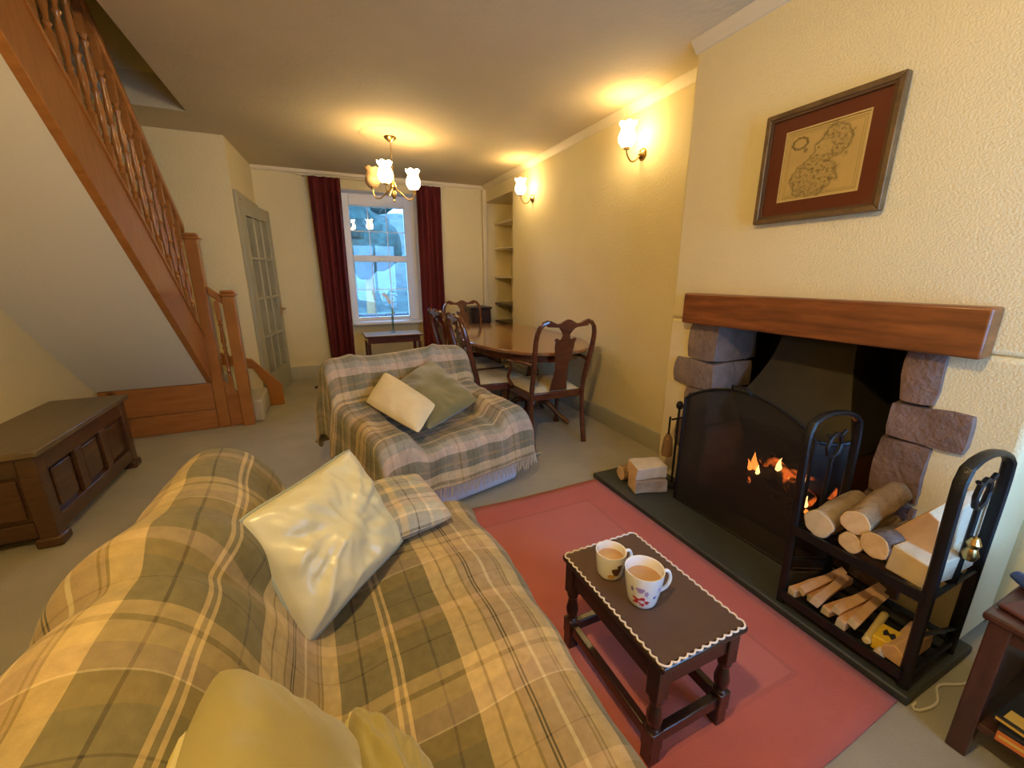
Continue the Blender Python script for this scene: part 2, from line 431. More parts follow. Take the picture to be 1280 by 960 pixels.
def resample(pts, n=200):
    """dense curve with cumulative length"""
    c = [interp(pts, i / n) for i in range(n + 1)]
    L = [0.0]
    for i in range(n): L.append(L[-1] + (c[i + 1] - c[i]).length)
    def at(t):
        d = t * L[-1]
        lo = 0
        import bisect
        lo = min(max(bisect.bisect_right(L, d) - 1, 0), n - 1)
        f = (d - L[lo]) / max(1e-9, L[lo + 1] - L[lo])
        return c[lo].lerp(c[lo + 1], f)
    return at, L[-1]
# ================================================================ SETTING
ZC = 2.50
struct(MB().box(-1.9, 2.75, -1.7, 6.1, -0.1, 0).build('floor', 'carpet', smooth=0))
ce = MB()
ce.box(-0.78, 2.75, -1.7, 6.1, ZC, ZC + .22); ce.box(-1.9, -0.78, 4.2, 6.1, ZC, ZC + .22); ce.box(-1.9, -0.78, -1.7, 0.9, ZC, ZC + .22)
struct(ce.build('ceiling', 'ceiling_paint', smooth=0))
# stairwell above the ceiling opening
sw = MB()
sw.box(-0.78, -0.68, 0.8, 4.3, ZC + .22, 4.7); sw.box(-1.9, -0.78, 4.2, 4.3, ZC + .22, 4.7)
sw.box(-1.9, -0.78, 0.8, 0.9, ZC + .22, 4.7); sw.box(-1.9, -0.68, 0.8, 4.3, 4.7, 4.8); sw.box(-1.9, -1.7, .8, 4.3, ZC, 4.7)
struct(sw.build('wall_stairwell', 'wall_paint', smooth=0))
struct(MB().box(-1.9, -1.7, -1.7, 4.95, 0, ZC).build('wall_left', 'wall_paint', smooth=0))
struct(MB().box(-1.7, -0.64, 4.73, 4.95, 0, ZC).build('wall_stair_foot', 'wall_paint', smooth=0))
dw = MB()
DP0, DP1 = Vector((-.64, 4.73, 0)), Vector((-.57, 5.77, 0))
DA = math.atan2(DP1.y - DP0.y, DP1.x - DP0.x)
dw.hexa([(-.86, 4.95, 0), (-.642, 4.731, 0), (-.57, 5.78, 0), (-.86, 5.78, 0)], [(-.86, 4.95, ZC), (-.642, 4.731, ZC), (-.57, 5.78, ZC), (-.86, 5.78, ZC)])
struct(dw.build('wall_doorway', 'wall_paint', smooth=0))
wf = MB()
wf.box(-0.9, 0.34, 5.77, 6.10, 0, ZC); wf.box(1.27, 2.75, 5.77, 6.10, 0, ZC); wf.box(.34, 1.27, 5.77, 6.10, 2.33, ZC); wf.box(.34, 1.27, 5.93, 6.10, 0, 0.69)
struct(wf.build('wall_far', 'wall_paint', smooth=0))
wr = MB()
wr.box(2.22, 2.75, 1.92, 4.83, 0, ZC); wr.box(2.22, 2.75, 4.83, 5.77, 2.29, ZC); wr.box(2.62, 2.75, 4.83, 5.77, 0, 2.29); wr.box(2.22, 2.75, -1.7, .41, 0, ZC)
struct(wr.build('wall_right', 'wall_paint', smooth=0))
wn = MB()
wn.box(-1.9, .9, -1.0, -.8, 0, ZC); wn.box(2.14, 2.22, -1.0, -.8, 0, ZC); wn.box(.9, 2.14, -1.0, -.8, 0, .5); wn.box(.9, 2.14, -1.0, -.8, 2.2, ZC)
struct(wn.build('wall_near', 'wall_paint', smooth=0))
wc = MB()
wc.box(1.97, 2.75, .41, .66, 0, 1.05); wc.box(1.97, 2.75, 1.66, 1.92, 0, 1.05); wc.box(1.97, 2.75, .41, 1.92, 1.05, ZC); wc.box(2.52, 2.75, .66, 1.66, 0, 1.05)
WCH = struct(wc.build('wall_chimney', 'woodchip_paint', bevel=.02, seg=3))
li = MB()
li.box(2.50, 2.519, .66, 1.66, 0, 1.05); li.box(2.02, 2.50, .661, .675, 0, 1.05); li.box(2.02, 2.50, 1.645, 1.659, 0, 1.05); li.box(1.99, 2.50, .675, 1.645, 1.03, 1.049); li.box(1.98, 2.5, .675, 1.645, .001, .036)
li.build('firebox_lining', 'soot', WCH, smooth=0)

def stone(y0, y1, z0, z1, x0, x1, seed, m):
    bm = bmesh.new(); bmesh.ops.create_cube(bm, size=1)
    bmesh.ops.subdivide_edges(bm, edges=bm.edges, cuts=3, use_grid_fill=True)
    for v in bm.verts:
        p = v.co.copy()
        q = Vector((p.x * (x1 - x0), p.y * (y1 - y0), p.z * (z1 - z0)))
        # soften corners a little
        k = sum(1 for c in p if abs(c) > .49)
        q *= (1.0, 1.0, .965, .93)[k]
        nn = noise.noise_vector(q * 9 + Vector((seed * 3.1, seed, 0)))
        v.co = q + nn * .012
    me = bpy.data.meshes.new('stone'); bm.to_mesh(me); bm.free(); me.materials.append(MATS[m])
    me.shade_smooth(); me.set_sharp_from_angle(angle=radians(50))
    o = bpy.data.objects.new('stone', me); COL.objects.link(o); o.parent = WCH
    o.location = ((x0 + x1) / 2, (y0 + y1) / 2, (z0 + z1) / 2)
for i, (a, b_, c, d, x0, x1) in enumerate([
        (1.555, 1.755, .83, 1.045, 1.95, 2.30), (1.545, 1.835, .665, .825, 1.94, 2.28), (1.57, 1.74, .45, .66, 1.955, 2.30),
        (1.55, 1.79, .25, .445, 1.955, 2.28), (1.56, 1.74, .04, .245, 1.955, 2.28)]):
    stone(a, b_, c, d, x0, x1, i + 1, 'stone_grey')
for i, (a, b_, c, d, x0, x1) in enumerate([
        (.635, .745, .845, 1.045, 1.945, 2.15), (.525, .755, .70, .84, 1.94, 2.15), (.61, .765, .455, .695, 1.945, 2.15),
        (.60, .775, .25, .45, 1.945, 2.15), (.58, .76, .04, .245, 1.945, 2.15)]):
    stone(a, b_, c, d, x0, x1, i + 11, 'stone_pink')

# skirtings and cornices
def trim(name, pts, prof, m):
    """prof: (offset from wall, z) swept along the 2D polyline pts; offset direction is to the left of travel"""
    b = MB(); n = len(prof)
    for (x0, y0), (x1, y1) in zip(pts[:-1], pts[1:]):
        d = Vector((x1 - x0, y1 - y0)).normalized(); nn = Vector((-d.y, d.x))
        vs = [(x0 + nn.x * o, y0 + nn.y * o, z) for o, z in prof] + [(x1 + nn.x * o, y1 + nn.y * o, z) for o, z in prof]
        b.add(vs, [tuple(range(n)), tuple(range(2 * n - 1, n - 1, -1))] + [(i, n + i, n + (i + 1) % n, (i + 1) % n) for i in range(n)])
    return struct(b.build(name, m, smooth=30))
SK = [(0, 0), (.022, 0), (.022, .12), (.012, .145), (0, .15)]
SK2 = [(0, 0), (.022, 0), (.022, .145), (.012, .172), (0, .178)]
trim('baseboard_right', [(2.22, 1.92), (2.22, 4.83)], SK, 'skirting_paint')
trim('baseboard_far', [(1.27, 5.77), (2.22, 5.77)][::-1], SK2, 'skirting_paint')
trim('baseboard_far_left', [(.34, 5.77), (-.56, 5.77)], SK2, 'skirting_paint')
CO = [(0, ZC), (.050, ZC), (.046, ZC - .012), (.022, ZC - .034), (.010, ZC - .052), (0, ZC - .056)]
trim('trim_1', [(2.22, 1.92), (2.22, 5.77)], CO, 'trim_paint')
trim('trim_2', [(1.97, .41), (1.97, 1.92)], CO, 'trim_paint')
CO2 = [(0, ZC), (.025, ZC), (.02, ZC - .03), (0, ZC - .05)]
trim('trim_3', [(2.22, 5.77), (-.57, 5.77)], CO2, 'trim_paint')
struct(MB().box(2.165, 2.222, 5.70, 5.768, 0.178, ZC - .05).build('trim_4', 'trim_paint', bevel=.006))

# far window
WIN = struct(empty('window_1', (0.8, 6.0, .70)))
def wpart(name, boxes, m, par=WIN, bevel=.006):
    b = MB()
    for q in boxes: b.box(*q)
    return b.build(name, m, par, bevel=bevel) if bevel else b.build(name, m, par, smooth=0)
# local: x-0.8, y-6.0, z-0.70
L, R, T = -.455, .465, 1.625
wpart('window_frame', [(L, L + .09, -.03, .05, 0, T), (R - .14, R, -.03, .05, 0, T), (L + .09, R - .14, -.03, .05, T - .15, T), (L + .09, R - .14, -.03, .05, 0, .05)], 'upvc_white')
wpart('meeting_rail', [(L + .09, R - .14, -.04, .03, .785, .865)], 'upvc_white')
wpart('sash_lift', [(-.06, .04, -.055, -.04, .81, .825)], 'brass', bevel=.003)
GX0, GX1 = L + .09, R - .14
for k in (1, 2):
    xx = GX0 + (GX1 - GX0) * k / 3
    wpart('glazing_bar', [(xx - .0045, xx + .0045, -.006, .008, .865, T - .15)], 'upvc_white', bevel=0)
    wpart('glazing_bar', [(xx - .0045, xx + .0045, -.006, .008, .05, .785)], 'upvc_white', bevel=0)
for zz in (1.17, .42):
    wpart('glazing_bar', [(GX0, GX1, -.008, .010, zz - .0045, zz + .0045)], 'upvc_white', bevel=0)
wpart('pane', [(GX0, GX1, 0, .004, .865, T - .15)], 'window_glass', bevel=0)
wpart('pane', [(GX0, GX1, 0, .004, .05, .785)], 'window_glass', bevel=0)
wpart('window_reveal', [(-.459, -.449, -.229, -.03, 0, T), (.459, .469, -.229, -.03, 0, T), (-.449, .459, -.229, -.03, T - .008, T)], 'reveal_white', bevel=0)
wpart('window_sill', [(-.46, .47, -.26, -.03, -.03, .005)], 'upvc_white')
# front window behind the photographer (daylight side of the room)
W2 = struct(empty('window_2', (1.52, -.9, .5)))
wpart('window_frame', [(-.62, -.56, -.04, .04, 0, 1.7), (.56, .62, -.04, .04, 0, 1.7), (-.56, .56, -.04, .04, 1.64, 1.7), (-.56, .56, -.04, .04, 0, .06), (-.03, .03, -.04, .04, .06, 1.64)], 'upvc_white', W2)
for a, c in ((-.56, -.03), (.03, .56)): wpart('pane', [(a, c, 0, .004, .06, 1.64)], 'window_glass', W2, 0)

# glazed door in the slanting wall: local x runs along the wall, -y faces the room
DR = struct(empty('door_1', tuple(DP0), DA))
def dpart(name, boxes, m, par=None, bevel=.004):
    b = MB()
    for q in boxes: b.box(*q)
    return b.build(name, m, par or DR, bevel=bevel)
D0, D1, DT = .10, .92, 2.0
dpart('architrave', [(D0 - .075, D0 - .005, -.03, 0, 0, DT + .07), (D1 + .005, D1 + .075, -.03, 0, 0, DT + .07), (D0 - .005, D1 + .005, -.03, 0, DT + .005, DT + .07)], 'door_paint')
fr = [(D0, D0 + .10, -.018, .02, .01, DT), (D1 - .10, D1, -.018, .02, .01, DT), (D0 + .1, D1 - .1, -.018, .02, DT - .13, DT), (D0 + .1, D1 - .1, -.018, .02, .01, .28)]
dpart('door_leaf', fr, 'door_paint')
gz0, gz1, gx0, gx1 = .28, DT - .13, D0 + .1, D1 - .1
for k in (1, 2):
    xx = gx0 + (gx1 - gx0) * k / 3
    dpart('glazing_bar', [(xx - .013, xx + .013, -.016, .01, gz0, gz1)], 'door_paint')
for k in (1, 2, 3):
    zz = gz0 + (gz1 - gz0) * k / 4
    dpart('glazing_bar', [(gx0, gx1, -.017, .01, zz - .013, zz + .013)], 'door_paint')
for i in range(3):
    for k in range(4):
        a = gx0 + (gx1 - gx0) * i / 3; c = gz0 + (gz1 - gz0) * k / 4
        dpart('pane', [(a + .013, a + (gx1 - gx0) / 3 - .013, -.004, .004, c + .013, c + (gz1 - gz0) / 4 - .013)], 'obscure_glass', bevel=0)
b = MB(); b.box(D1 - .075, D1 - .03, -.024, -.018, .84, 1.0); b.tube([(D1 - .05, -.02, .93), (D1 - .05, -.065, .93), (D1 - .06, -.07, .93), (D1 - .16, -.07, .925)], .009)
b.build('door_handle', 'brass', DR)

# the leaf stands a little ajar, turned about its hinge
for o in DR.children:
    if not o.name.startswith('architrave'):
        th = radians(-7.5)
        o.rotation_euler.z = th; o.location = (D0 - D0 * cos(th), -D0 * sin(th) - .012, 0)
# ================================================================ STAIRCASE
ST = tag(empty('staircase', (-.93, 4.2, 0)), 'varnished pine staircase with turned balusters rising along the left side', 'staircase')
SL = .935
def zl(y): return 2.13 - SL * (y - 2.313)        # lower edge of the string at depth y
def S(b, name, m, bevel=.004, **k):                 # world-space verts under the staircase empty
    o = b.build(name, m, ST, origin=(-.93, 4.2, 0), bevel=bevel, **k); o.location = (0, 0, 0); return o
YT = 0.95
TH = .40
S(MB().prism([(4.17, zl(4.17)), (4.17, zl(4.17) + TH), (YT, zl(YT) + TH), (YT, zl(YT))], 'x', -.972, -.93), 'string', 'pine')
S(MB().prism([(4.17, zl(4.17) + TH), (4.17, zl(4.17) + TH + .028), (YT, zl(YT) + TH + .028), (YT, zl(YT) + TH)], 'x', -.982, -.92), 'base_rail', 'pine')
HR = 1.23
S(MB().prism([(4.17, zl(4.17) + HR), (4.17, zl(4.17) + HR + .075), (YT, zl(YT) + HR + .075), (YT, zl(YT) + HR)], 'x', -.981, -.921), 'handrail', 'pine', bevel=.014)
# turned baluster
bal = None
def baluster_mb(h):
    t = [(.0, .0)]
    b = MB(); s_ = .0165
    lo, hi = h * .20, h * .80
    prof = [(.019, lo), (.011, lo + .02), (.018, lo + .035), (.010, lo + .05), (.019, lo + (hi - lo) * .24), (.021, lo + (hi - lo) * .30), (.010, lo + (hi - lo) * .46),
            (.019, lo + (hi - lo) * .5), (.009, lo + (hi - lo) * .54), (.019, lo + (hi - lo) * .62), (.011, hi - .06), (.019, hi - .035), (.010, hi - .02), (.019, hi)]
    b.box(-s_, s_, -s_, s_, 0, lo); b.lathe(prof, seg=10); b.box(-s_, s_, -s_, s_, hi, h)
    return b
bh = HR - TH - .028
bm_me = None
y = 4.08; k = 0
while y > 1.0:
    if bm_me is None:
        o = baluster_mb(bh + .03).build('baluster', 'pine', ST); bm_me = o
    else:
        o = bm_me.copy(); COL.objects.link(o)
    o.location = (-.951 + .93, y - 4.2, zl(y) + TH + .02)
    y -= .122
def newel(x, y, h, extra=None):
    b = MB(); w = .044
    b.box(x - w, x + w, y - w, y + w, 0, h)
    o = S(b, 'newel_post', 'pine', bevel=.006)
    c = MB(); c.box(x - w - .018, x + w + .018, y - w - .018, y + w + .018, h - .005, h + .02); c.box(x - w - .006, x + w + .006, y - w - .006, y + w + .006, h + .02, h + .045)
    q = c.build('newel_cap', 'pine', o, origin=(-.93, 4.2, 0), bevel=.012); q.location = (0, 0, 0)
newel(-.90, 4.20, 1.585); newel(-.712, 4.165, 1.14)
S(MB().prism([(-.856, 1.155), (-.856, 1.225), (-.756, 1.135), (-.756, 1.065)], 'y', 4.155, 4.205), 'handrail', 'pine', bevel=.012)
o = baluster_mb(.80).build('baluster', 'pine', ST); o.location = (-.805 + .93, 4.18 - 4.2, .30)
S(MB().prism([(-.856, .002), (-.856, .43), (-.756, .29), (-.756, .002)], 'y', 4.165, 4.195), 'apron_panel', 'pine_board')
S(MB().box(-1.69, -.945, 4.155, 4.18, .175, .41), 'end_panel', 'pine_board')
S(MB().box(-1.69, -.945, 4.150, 4.18, .002, .172), 'end_panel', 'pine_board')
S(MB().prism([(-.93, .46), (-.93, .56), (-.70, .50), (-.47, .215), (-.47, .002), (-.60, .002), (-.60, .19), (-.70, .40)], 'y', 4.70, 4.725), 'wall_string', 'pine')
S(MB().box(-1.69, -.93, 4.705, 4.725, .46, .58), 'wall_string', 'pine')
# carpeted steps: two winding from the foot, then the flight
def step(x0, x1, y0, y1, z0, z1):
    b = MB(); b.box(x0, x1, y0, y1, z0, z1); S(b, 'tread', 'stair_carpet', bevel=.018, seg=3)
step(-.90, -.60, 4.20, 4.70, .002, .20)
step(-1.69, -.90, 4.19, 4.70, .20, .40)
gz = .20
for i in range(12):
    y1 = 4.15 - i * .211; z1 = zl(y1 - .235) + .175
    step(-1.69, -.975, y1 - .235, y1, z1 - .125, z1)
# plaster soffit under the flight
so = MB()
so.prism([(4.15, zl(4.15) + .03), (4.15, zl(4.15) + .005), (YT, zl(YT) + .005), (YT, zl(YT) + .03)], 'x', -1.70, -.971)
struct(so.build('wall_soffit', 'soffit_paint', smooth=0))

# ================================================================ FIREPLACE
tag(MB().box(1.518, 1.965, .37, 2.02, .001, .034).build('hearth_slab', 'slate', origin=(1.75, 1.2, .001), bevel=.006), 'dark slate hearth slab in front of the fireplace', 'hearth')
tag(MB().box(1.885, 1.968, .538, 1.755, 1.040, 1.206).build('mantel_beam', 'beam_wood', origin=(1.9, 1.1, 1.052), bevel=.008), 'varnished brown timber mantel beam above the fire opening', 'mantel')
# smoke hood
hd = MB()
def ring(x0, y0, y1, z): return [(x0, y0, z), (2.48, y0, z), (2.48, y1, z), (x0, y1, z)]
lv = []
for i in range(9):
    t = i / 8; e = (1 - t) ** 1.7
    lv.append((2.20 - .14 * e, 1.02 - .13 * e, 1.36 + .19 * e, .55 + .47 * t))
lv = [(2.06, .89, 1.55, .50)] + lv
vs = [p for (x, a, b_, z) in lv for p in ring(x, a, b_, z)]
fs = []
for i in range(len(lv) - 1):
    for k in range(4): fs.append((i * 4 + k, i * 4 + (k + 1) % 4, i * 4 + 4 + (k + 1) % 4, i * 4 + 4 + k))
hd.add(vs, fs)
tag(hd.build('smoke_hood', 'hood_metal', origin=(2.3, 1.2, .5), thick=.006), 'dark metal smoke hood flaring down inside the fireplace', 'fireplace hood')
FB = tag(empty('fire_basket', (2.24, 1.2, .036)), 'black iron fire basket inside the fireplace', 'grate')
b = MB()
for i in range(6): b.tube([(-.13, -.25 + i * .1, .09), (.14, -.25 + i * .1, .09)], .009, 6)
b.build('grate_bars', 'black_iron', FB)
b = MB()
for z in (.09, .14): b.tube([(-.14, -.27, z), (-.14, .27, z)], .008, 6)
b.build('front_bar', 'black_iron', FB)
for sx in (-.13, .13):
    for sy in (-.26, .26):
        MB().tube([(sx, sy, 0), (sx, sy, .17 if sx < 0 else .12)], .011, 8).build('leg', 'black_iron', FB)

def log_mesh(r, ln, seed, bark, end, wob=.12, seg=22):
    """round log along +x from 0, bark sides and cut ends"""
    b = MB(); vs = []; nr = 8
    for i in range(nr + 1):
        for k in range(seg):
            a = 2 * pi * k / seg
            rr = r * (1 + 1.6 * wob * noise.noise(Vector((cos(a) * 1.3 + seed * 5, sin(a) * 1.3, i * .35))) + .05 * noise.noise(Vector((cos(a) * 5 + seed, sin(a) * 5, i * .9))))
            vs.append((ln * i / nr, rr * cos(a), rr * sin(a)))
    fs = [(i * seg + k, i * seg + (k + 1) % seg, (i + 1) * seg + (k + 1) % seg, (i + 1) * seg + k) for i in range(nr) for k in range(seg)]
    b.add(vs, fs); b.cur = 1
    n = len(b.v)
    b.f.append(list(range(seg - 1, -1, -1))); b.mi.append(1); b.f.append([nr * seg + k for k in range(seg)]); b.mi.append(1)
    return b
def split_mesh(w, h, ln, seed, bark, end, kind=0):
    """cleft log along +x: polygon section, one bark face"""
    if kind == 0: poly = [(-w, -h), (w, -h * .8), (w * .9, h * .5), (0, h), (-w * .95, h * .55)]
    elif kind == 1: poly = [(-w, -h), (w, -h), (w * .2, h), (-w * .3, h * .9)]
    else: poly = [(-w, -h), (w, -h), (w, h), (-w, h * .85)]
    n = len(poly); b = MB(); vs = []; nr = 4
    for i in range(nr + 1):
        for k, (u, v) in enumerate(poly):
            q = noise.noise_vector(Vector((seed * 7.1 + k * 1.7, i * .5, seed)))
            vs.append((ln * i / nr + q.z * .012, u + q.x * .24 * w, v + q.y * .24 * h))
    b.add(vs, [])
    for i in range(nr):
        for k in range(n):
            b.f.append([i * n + k, i * n + (k + 1) % n, (i + 1) * n + (k + 1) % n, (i + 1) * n + k]); b.mi.append(0 if k >= n - 2 else 1)
    b.f.append(list(range(n - 1, -1, -1))); b.mi.append(2); b.f.append([nr * n + k for k in range(n)]); b.mi.append(2)
    return b
def put(b, name, mats, loc, rot, label, cat, group=None, bevel=.004):
    o = b.build(name, mats, smooth=50, bevel=bevel); o.location = loc; o.rotation_euler = rot
    return tag(o, label, cat, group)

put(log_mesh(.045, .40, 3, 0, 0), 'burning_log', ['ember', 'ember'], (2.12, 1.05, .20), (0, -.15, radians(62)), 'charred glowing log lying lowest in the fire', 'log', 'burning logs in the fire')
put(log_mesh(.04, .36, 5, 0, 0), 'burning_log', ['ember', 'ember'], (2.22, 1.0, .25), (0, .1, radians(78)), 'charred log burning at the back of the fire', 'log', 'burning logs in the fire')
put(log_mesh(.035, .30, 8, 0, 0), 'burning_log', ['char', 'ember'], (2.10, 1.36, .19), (0, -.25, radians(-28)), 'blackened log with its tip burning at the left of the fire', 'log', 'burning logs in the fire')
FL = tag(empty('fire_flames', (2.18, 1.2, .2)), 'orange flames licking over the logs in the fireplace', 'fire')
def flame(y, z, h, x=0, lean=.0, m='flame'):
    b = MB(); w = h * .19
    prof = [(.0, 0), (w * .8, h * .12), (w, h * .28), (w * .7, h * .52), (w * .3, h * .78), (.0, h)]
    vs = []
    M = Matrix.Shear('XY', 4, (0, lean)) if False else None
    b.lathe(prof, (x, y, z), seg=8)
    b.v = [(px + noise.noise(Vector((pz * 25, y * 9, 1))) * .012, py + lean * (pz - z) + noise.noise(Vector((pz * 25, y * 9, 5))) * .014, pz) for px, py, pz in b.v]
    b.build('flame', m, FL)
for (fy, fz, fh, fx, ln_, mm) in [(.145, .03, .11, -.05, .2, 'flame'), (.165, .02, .07, -.06, .3, 'flame'), (.05, .06, .085, 0, -.1, 'flame_core'), (.12, .02, .06, -.06, 0, 'flame_core'),
                                   (-.13, -.02, .11, -.06, .15, 'flame'), (-.155, -.03, .07, -.08, 0, 'flame_core'), (-.10, .05, .06, -.02, -.2, 'flame_core'), (-.03, .03, .04, -.02, .1, 'flame'), (-.17, -.06, .05, -.08, .2, 'flame')]:
    flame(fy, fz, fh, fx, ln_, mm)
bulb_light('fire_glow', (2.10, 1.2, .34), 0.5, .05, (1, .35, .08))

# fire screen
FS = tag(empty('fire_screen', (1.77, 1.25, .034)), 'black mesh fire screen with an arched top standing before the fire', 'fire screen')
def panel(y0, y1, x0, x1, h0, h1):
    N = 14; pts = []
    for i in range(N + 1):
        t = i / N; pts.append((x0 + (x1 - x0) * t, y0 + (y1 - y0) * t, h0 + (h1 - h0) * sin(pi * t) ** .8))
    b = MB(); b.tube([(x0, y0, 0)] + pts + [(x1, y1, 0), (x0, y0, 0)], .008, 6); b.build('screen_frame', 'black_iron', FS)
    g = MB(); g.grid(N, 1, lambda u, v: (x0 + (x1 - x0) * u, y0 + (y1 - y0) * u, .01 + v * (pts[round(u * N)][2] - .01))); g.build('screen_mesh', 'wire_mesh', FS)
panel(.31, -.36, 0, 0, .615, .735)
panel(.31, .37, 0, .10, .615, .60)
panel(-.36, -.43, 0, .14, .615, .60)
MB().tube([(-.012, .03, .734), (-.03, .02, .76), (-.03, -.06, .76), (-.012, -.07, .734)], .006, 6).build('handle', 'black_iron', FS)

# companion set left of the fire
CS = tag(empty('companion_set', (1.87, 1.685, .034)), 'black fireside companion stand with hanging brush at the left jamb', 'fire tools')
MB().lathe([(.06, 0), (.06, .012), (.03, .02), (.0, .022)], seg=16).build('base', 'black_iron', CS)
b = MB(); b.tube([(0, 0, .02), (0, 0, .50)], .007); b.lathe([(0, .49), (.018, .505), (.022, .522), (.014, .542), (0, .55)], seg=12); b.build('stand_rod', 'black_iron', CS)
MB().tube([(-.05, 0, .44), (.05, 0, .44)], .006).build('crossbar', 'black_iron', CS)
b = MB(); b.tube([(-.045, .02, .45), (-.045, .02, .33)], .006); o = b.build('brush', 'black_iron', CS)
MB().lathe([(.012, .34), (.026, .31), (.034, .22), (.03, .20), (0, .20)], (-.045, .02, 0), seg=12).build('bristles', 'brush_tan', o)
MB().tube([(.04, -.01, .46), (.04, -.01, .06), (.03, -.02, .05)], .005).build('poker', 'black_iron', CS)

# logs left of the hearth
put(split_mesh(.055, .045, .20, 1, 0, 0, 2), 'log', ['bark_birch', 'log_pale', 'log_end'], (1.60, 1.74, .080), (0, 0, radians(-20)), 'pale birch log lying at the bottom of the small heap by the left jamb', 'log', 'logs heaped left of the hearth')
put(split_mesh(.06, .042, .20, 4, 0, 0, 2), 'log', ['log_pale', 'log_pale', 'log_end'], (1.60, 1.745, .166), (.05, 0, radians(-14)), 'pinkish split log on top of the small heap by the left jamb', 'log', 'logs heaped left of the hearth')
put(log_mesh(.045, .16, 6, 0, 0), 'log', ['bark_brown', 'log_end'], (1.62, 1.87, .082), (0, 0, radians(-8)), 'brown round log at the back of the small heap by the left jamb', 'log', 'logs heaped left of the hearth')

# log rack
RK = tag(empty('log_rack', (1.70, .595, .034)), 'black iron two tier log rack with arched ends at the right of the hearth', 'log rack')
AR = [(-.15, 0), (-.165, .40), (-.185, .70), (-.165, .765), (-.05, .785), (.09, .755), (.14, .69), (.15, .38), (.155, 0)]
for sy in (-.195, .195):
    at, _ = resample([(x, sy, z) for x, z in AR], 160)
    b = MB(); b.tube([at(i / 40) for i in range(41)], .016, 8, flat=(1.0, .62)); b.build('end_frame', 'black_iron', RK)
    b = MB(); b.tube([(-.155, sy, .335), (.15, sy, .335)], .008, 6); b.tube([(-.15, sy, .04), (.15, sy, .04)], .010, 6); b.tube([(-.15, sy, .20), (.15, sy, .10)], .007, 6); b.build('cross_rail', 'black_iron', RK)
    b = MB(); b.tube([(0, sy, .335), (0, sy, .60)], .008, 6)
    rg = [(0.045 * cos(a * pi / 4), sy, .648 + .048 * sin(a * pi / 4)) for a in range(9)]
    b.tube(rg, .008, 6); b.tube([(-.06, sy, .70), (-.035, sy, .685)], .007, 6); b.tube([(.06, sy, .70), (.035, sy, .685)], .007, 6); b.build('ring_ornament', 'black_iron', RK)
    if sy > 0: continue
    b = MB(); b.lathe([(0, .43), (.014, .435), (.02, .455), (.012, .475), (.018, .49), (.01, .51), (0, .515)], (0, sy - .014, 0), seg=12); b.build('brass_knob', 'brass', RK)
for z in (.335, .045):
    b = MB()
    for x in (-.15, -.075, 0, .075, .15): b.tube([(x, -.195, z), (x, .195, z)], .0075, 6)
    b.build('shelf_bars', 'black_iron', RK)
    MB().box(-.175, -.165, -.19, .19, z - .012, z + .022).build('front_strip', 'black_iron', RK)
put(log_mesh(.048, .30, 11, 0, 0), 'log', ['bark_birch', 'log_pale'], (1.545, .715, .432), (0, 0, radians(4)), 'pale barked log at the far end of the rack top shelf', 'log', 'logs on the rack top shelf')
put(log_mesh(.043, .38, 13, 0, 0), 'log', ['bark_brown', 'log_end'], (1.55, .615, .498), (0, 0, radians(7)), 'round brown barked log highest on the rack top shelf', 'log', 'logs on the rack top shelf')
put(log_mesh(.044, .30, 17, 0, 0), 'log', ['bark_dark', 'log_end'], (1.545, .550, .452), (0, 0, radians(-6)), 'round log with dark silvery bark in the middle of the rack top shelf', 'log', 'logs on the rack top shelf')
put(log_mesh(.036, .28, 19, 0, 0), 'log', ['bark_brown', 'log_end'], (1.55, .615, .418), (0, 0, radians(2)), 'thin brown log wedged lowest among the rack top shelf logs', 'log', 'logs on the rack top shelf')
put(split_mesh(.06, .075, .30, 23, 0, 0, 1), 'log', ['log_pale', 'log_orange', 'log_orange'], (1.61, .475, .535), (.25, -.12, radians(-4)), 'large orange split log leaning up at the near end of the rack', 'log', 'logs on the rack top shelf')
put(split_mesh(.05, .045, .28, 29, 0, 0, 2), 'log', ['log_pale', 'log_pale', 'log_pale'], (1.55, .462, .435), (.1, 0, radians(-3)), 'pale cream split log lowest at the near end of the rack', 'log', 'logs on the rack top shelf')
words = ['farthest left', 'second from the left', 'third from the left', 'fourth from the left', 'fifth from the left', 'sixth from the left', 'seventh from the left', 'eighth from the left']
for i in range(8):
    yy = .755 - i * .028; zz = .106 + (.024 if i % 2 else 0)
    put(split_mesh(.0145, .015 if i % 3 else .019, .22 + .02 * (i % 3), 40 + i, 0, 0, 2), 'kindling_stick', ['kindling_wood', 'kindling_wood', 'log_pale'], (1.548 + .012 * (i % 3), yy, zz), (.3 * (i % 2), -.05 * (i % 2), radians(-7 + 4 * (i % 4))),
        'split kindling stick ' + words[i] + ' on the rack bottom shelf', 'kindling', 'kindling on the rack bottom shelf', bevel=.002)
o = put(MB().lathe([(.012, 0), (.012, .2)], seg=12, M=Matrix.Rotation(radians(90), 4, 'Y')), 'stick', 'straw_wood', (1.535, .505, .118), (0, 0, radians(10)), 'straight pale yellow round stick lying beside the yellow box', 'stick')
FX = tag(empty('firelighter_box', (1.60, .475, .094), radians(8)), 'small yellow box among the kindling on the rack', 'box')
MB().box(-.045, .045, -.03, .03, 0, .05).build('carton', 'box_yellow', FX, bevel=.003)
MB().prism([(-.02, -.012), (.0, -.018), (.02, -.01), (.005, .0), (.022, .012), (.0, .016), (-.018, .01), (-.006, .0)], 'z', .0502, .0508).build('printed_mark', 'ink_black', FX)
put(split_mesh(.032, .034, .19, 61, 0, 0, 0), 'log', ['kindling_wood', 'log_orange', 'log_orange'], (1.55, .438, .122), (0, 0, radians(2)), 'chunky orange offcut at the near end of the rack bottom shelf', 'kindling')
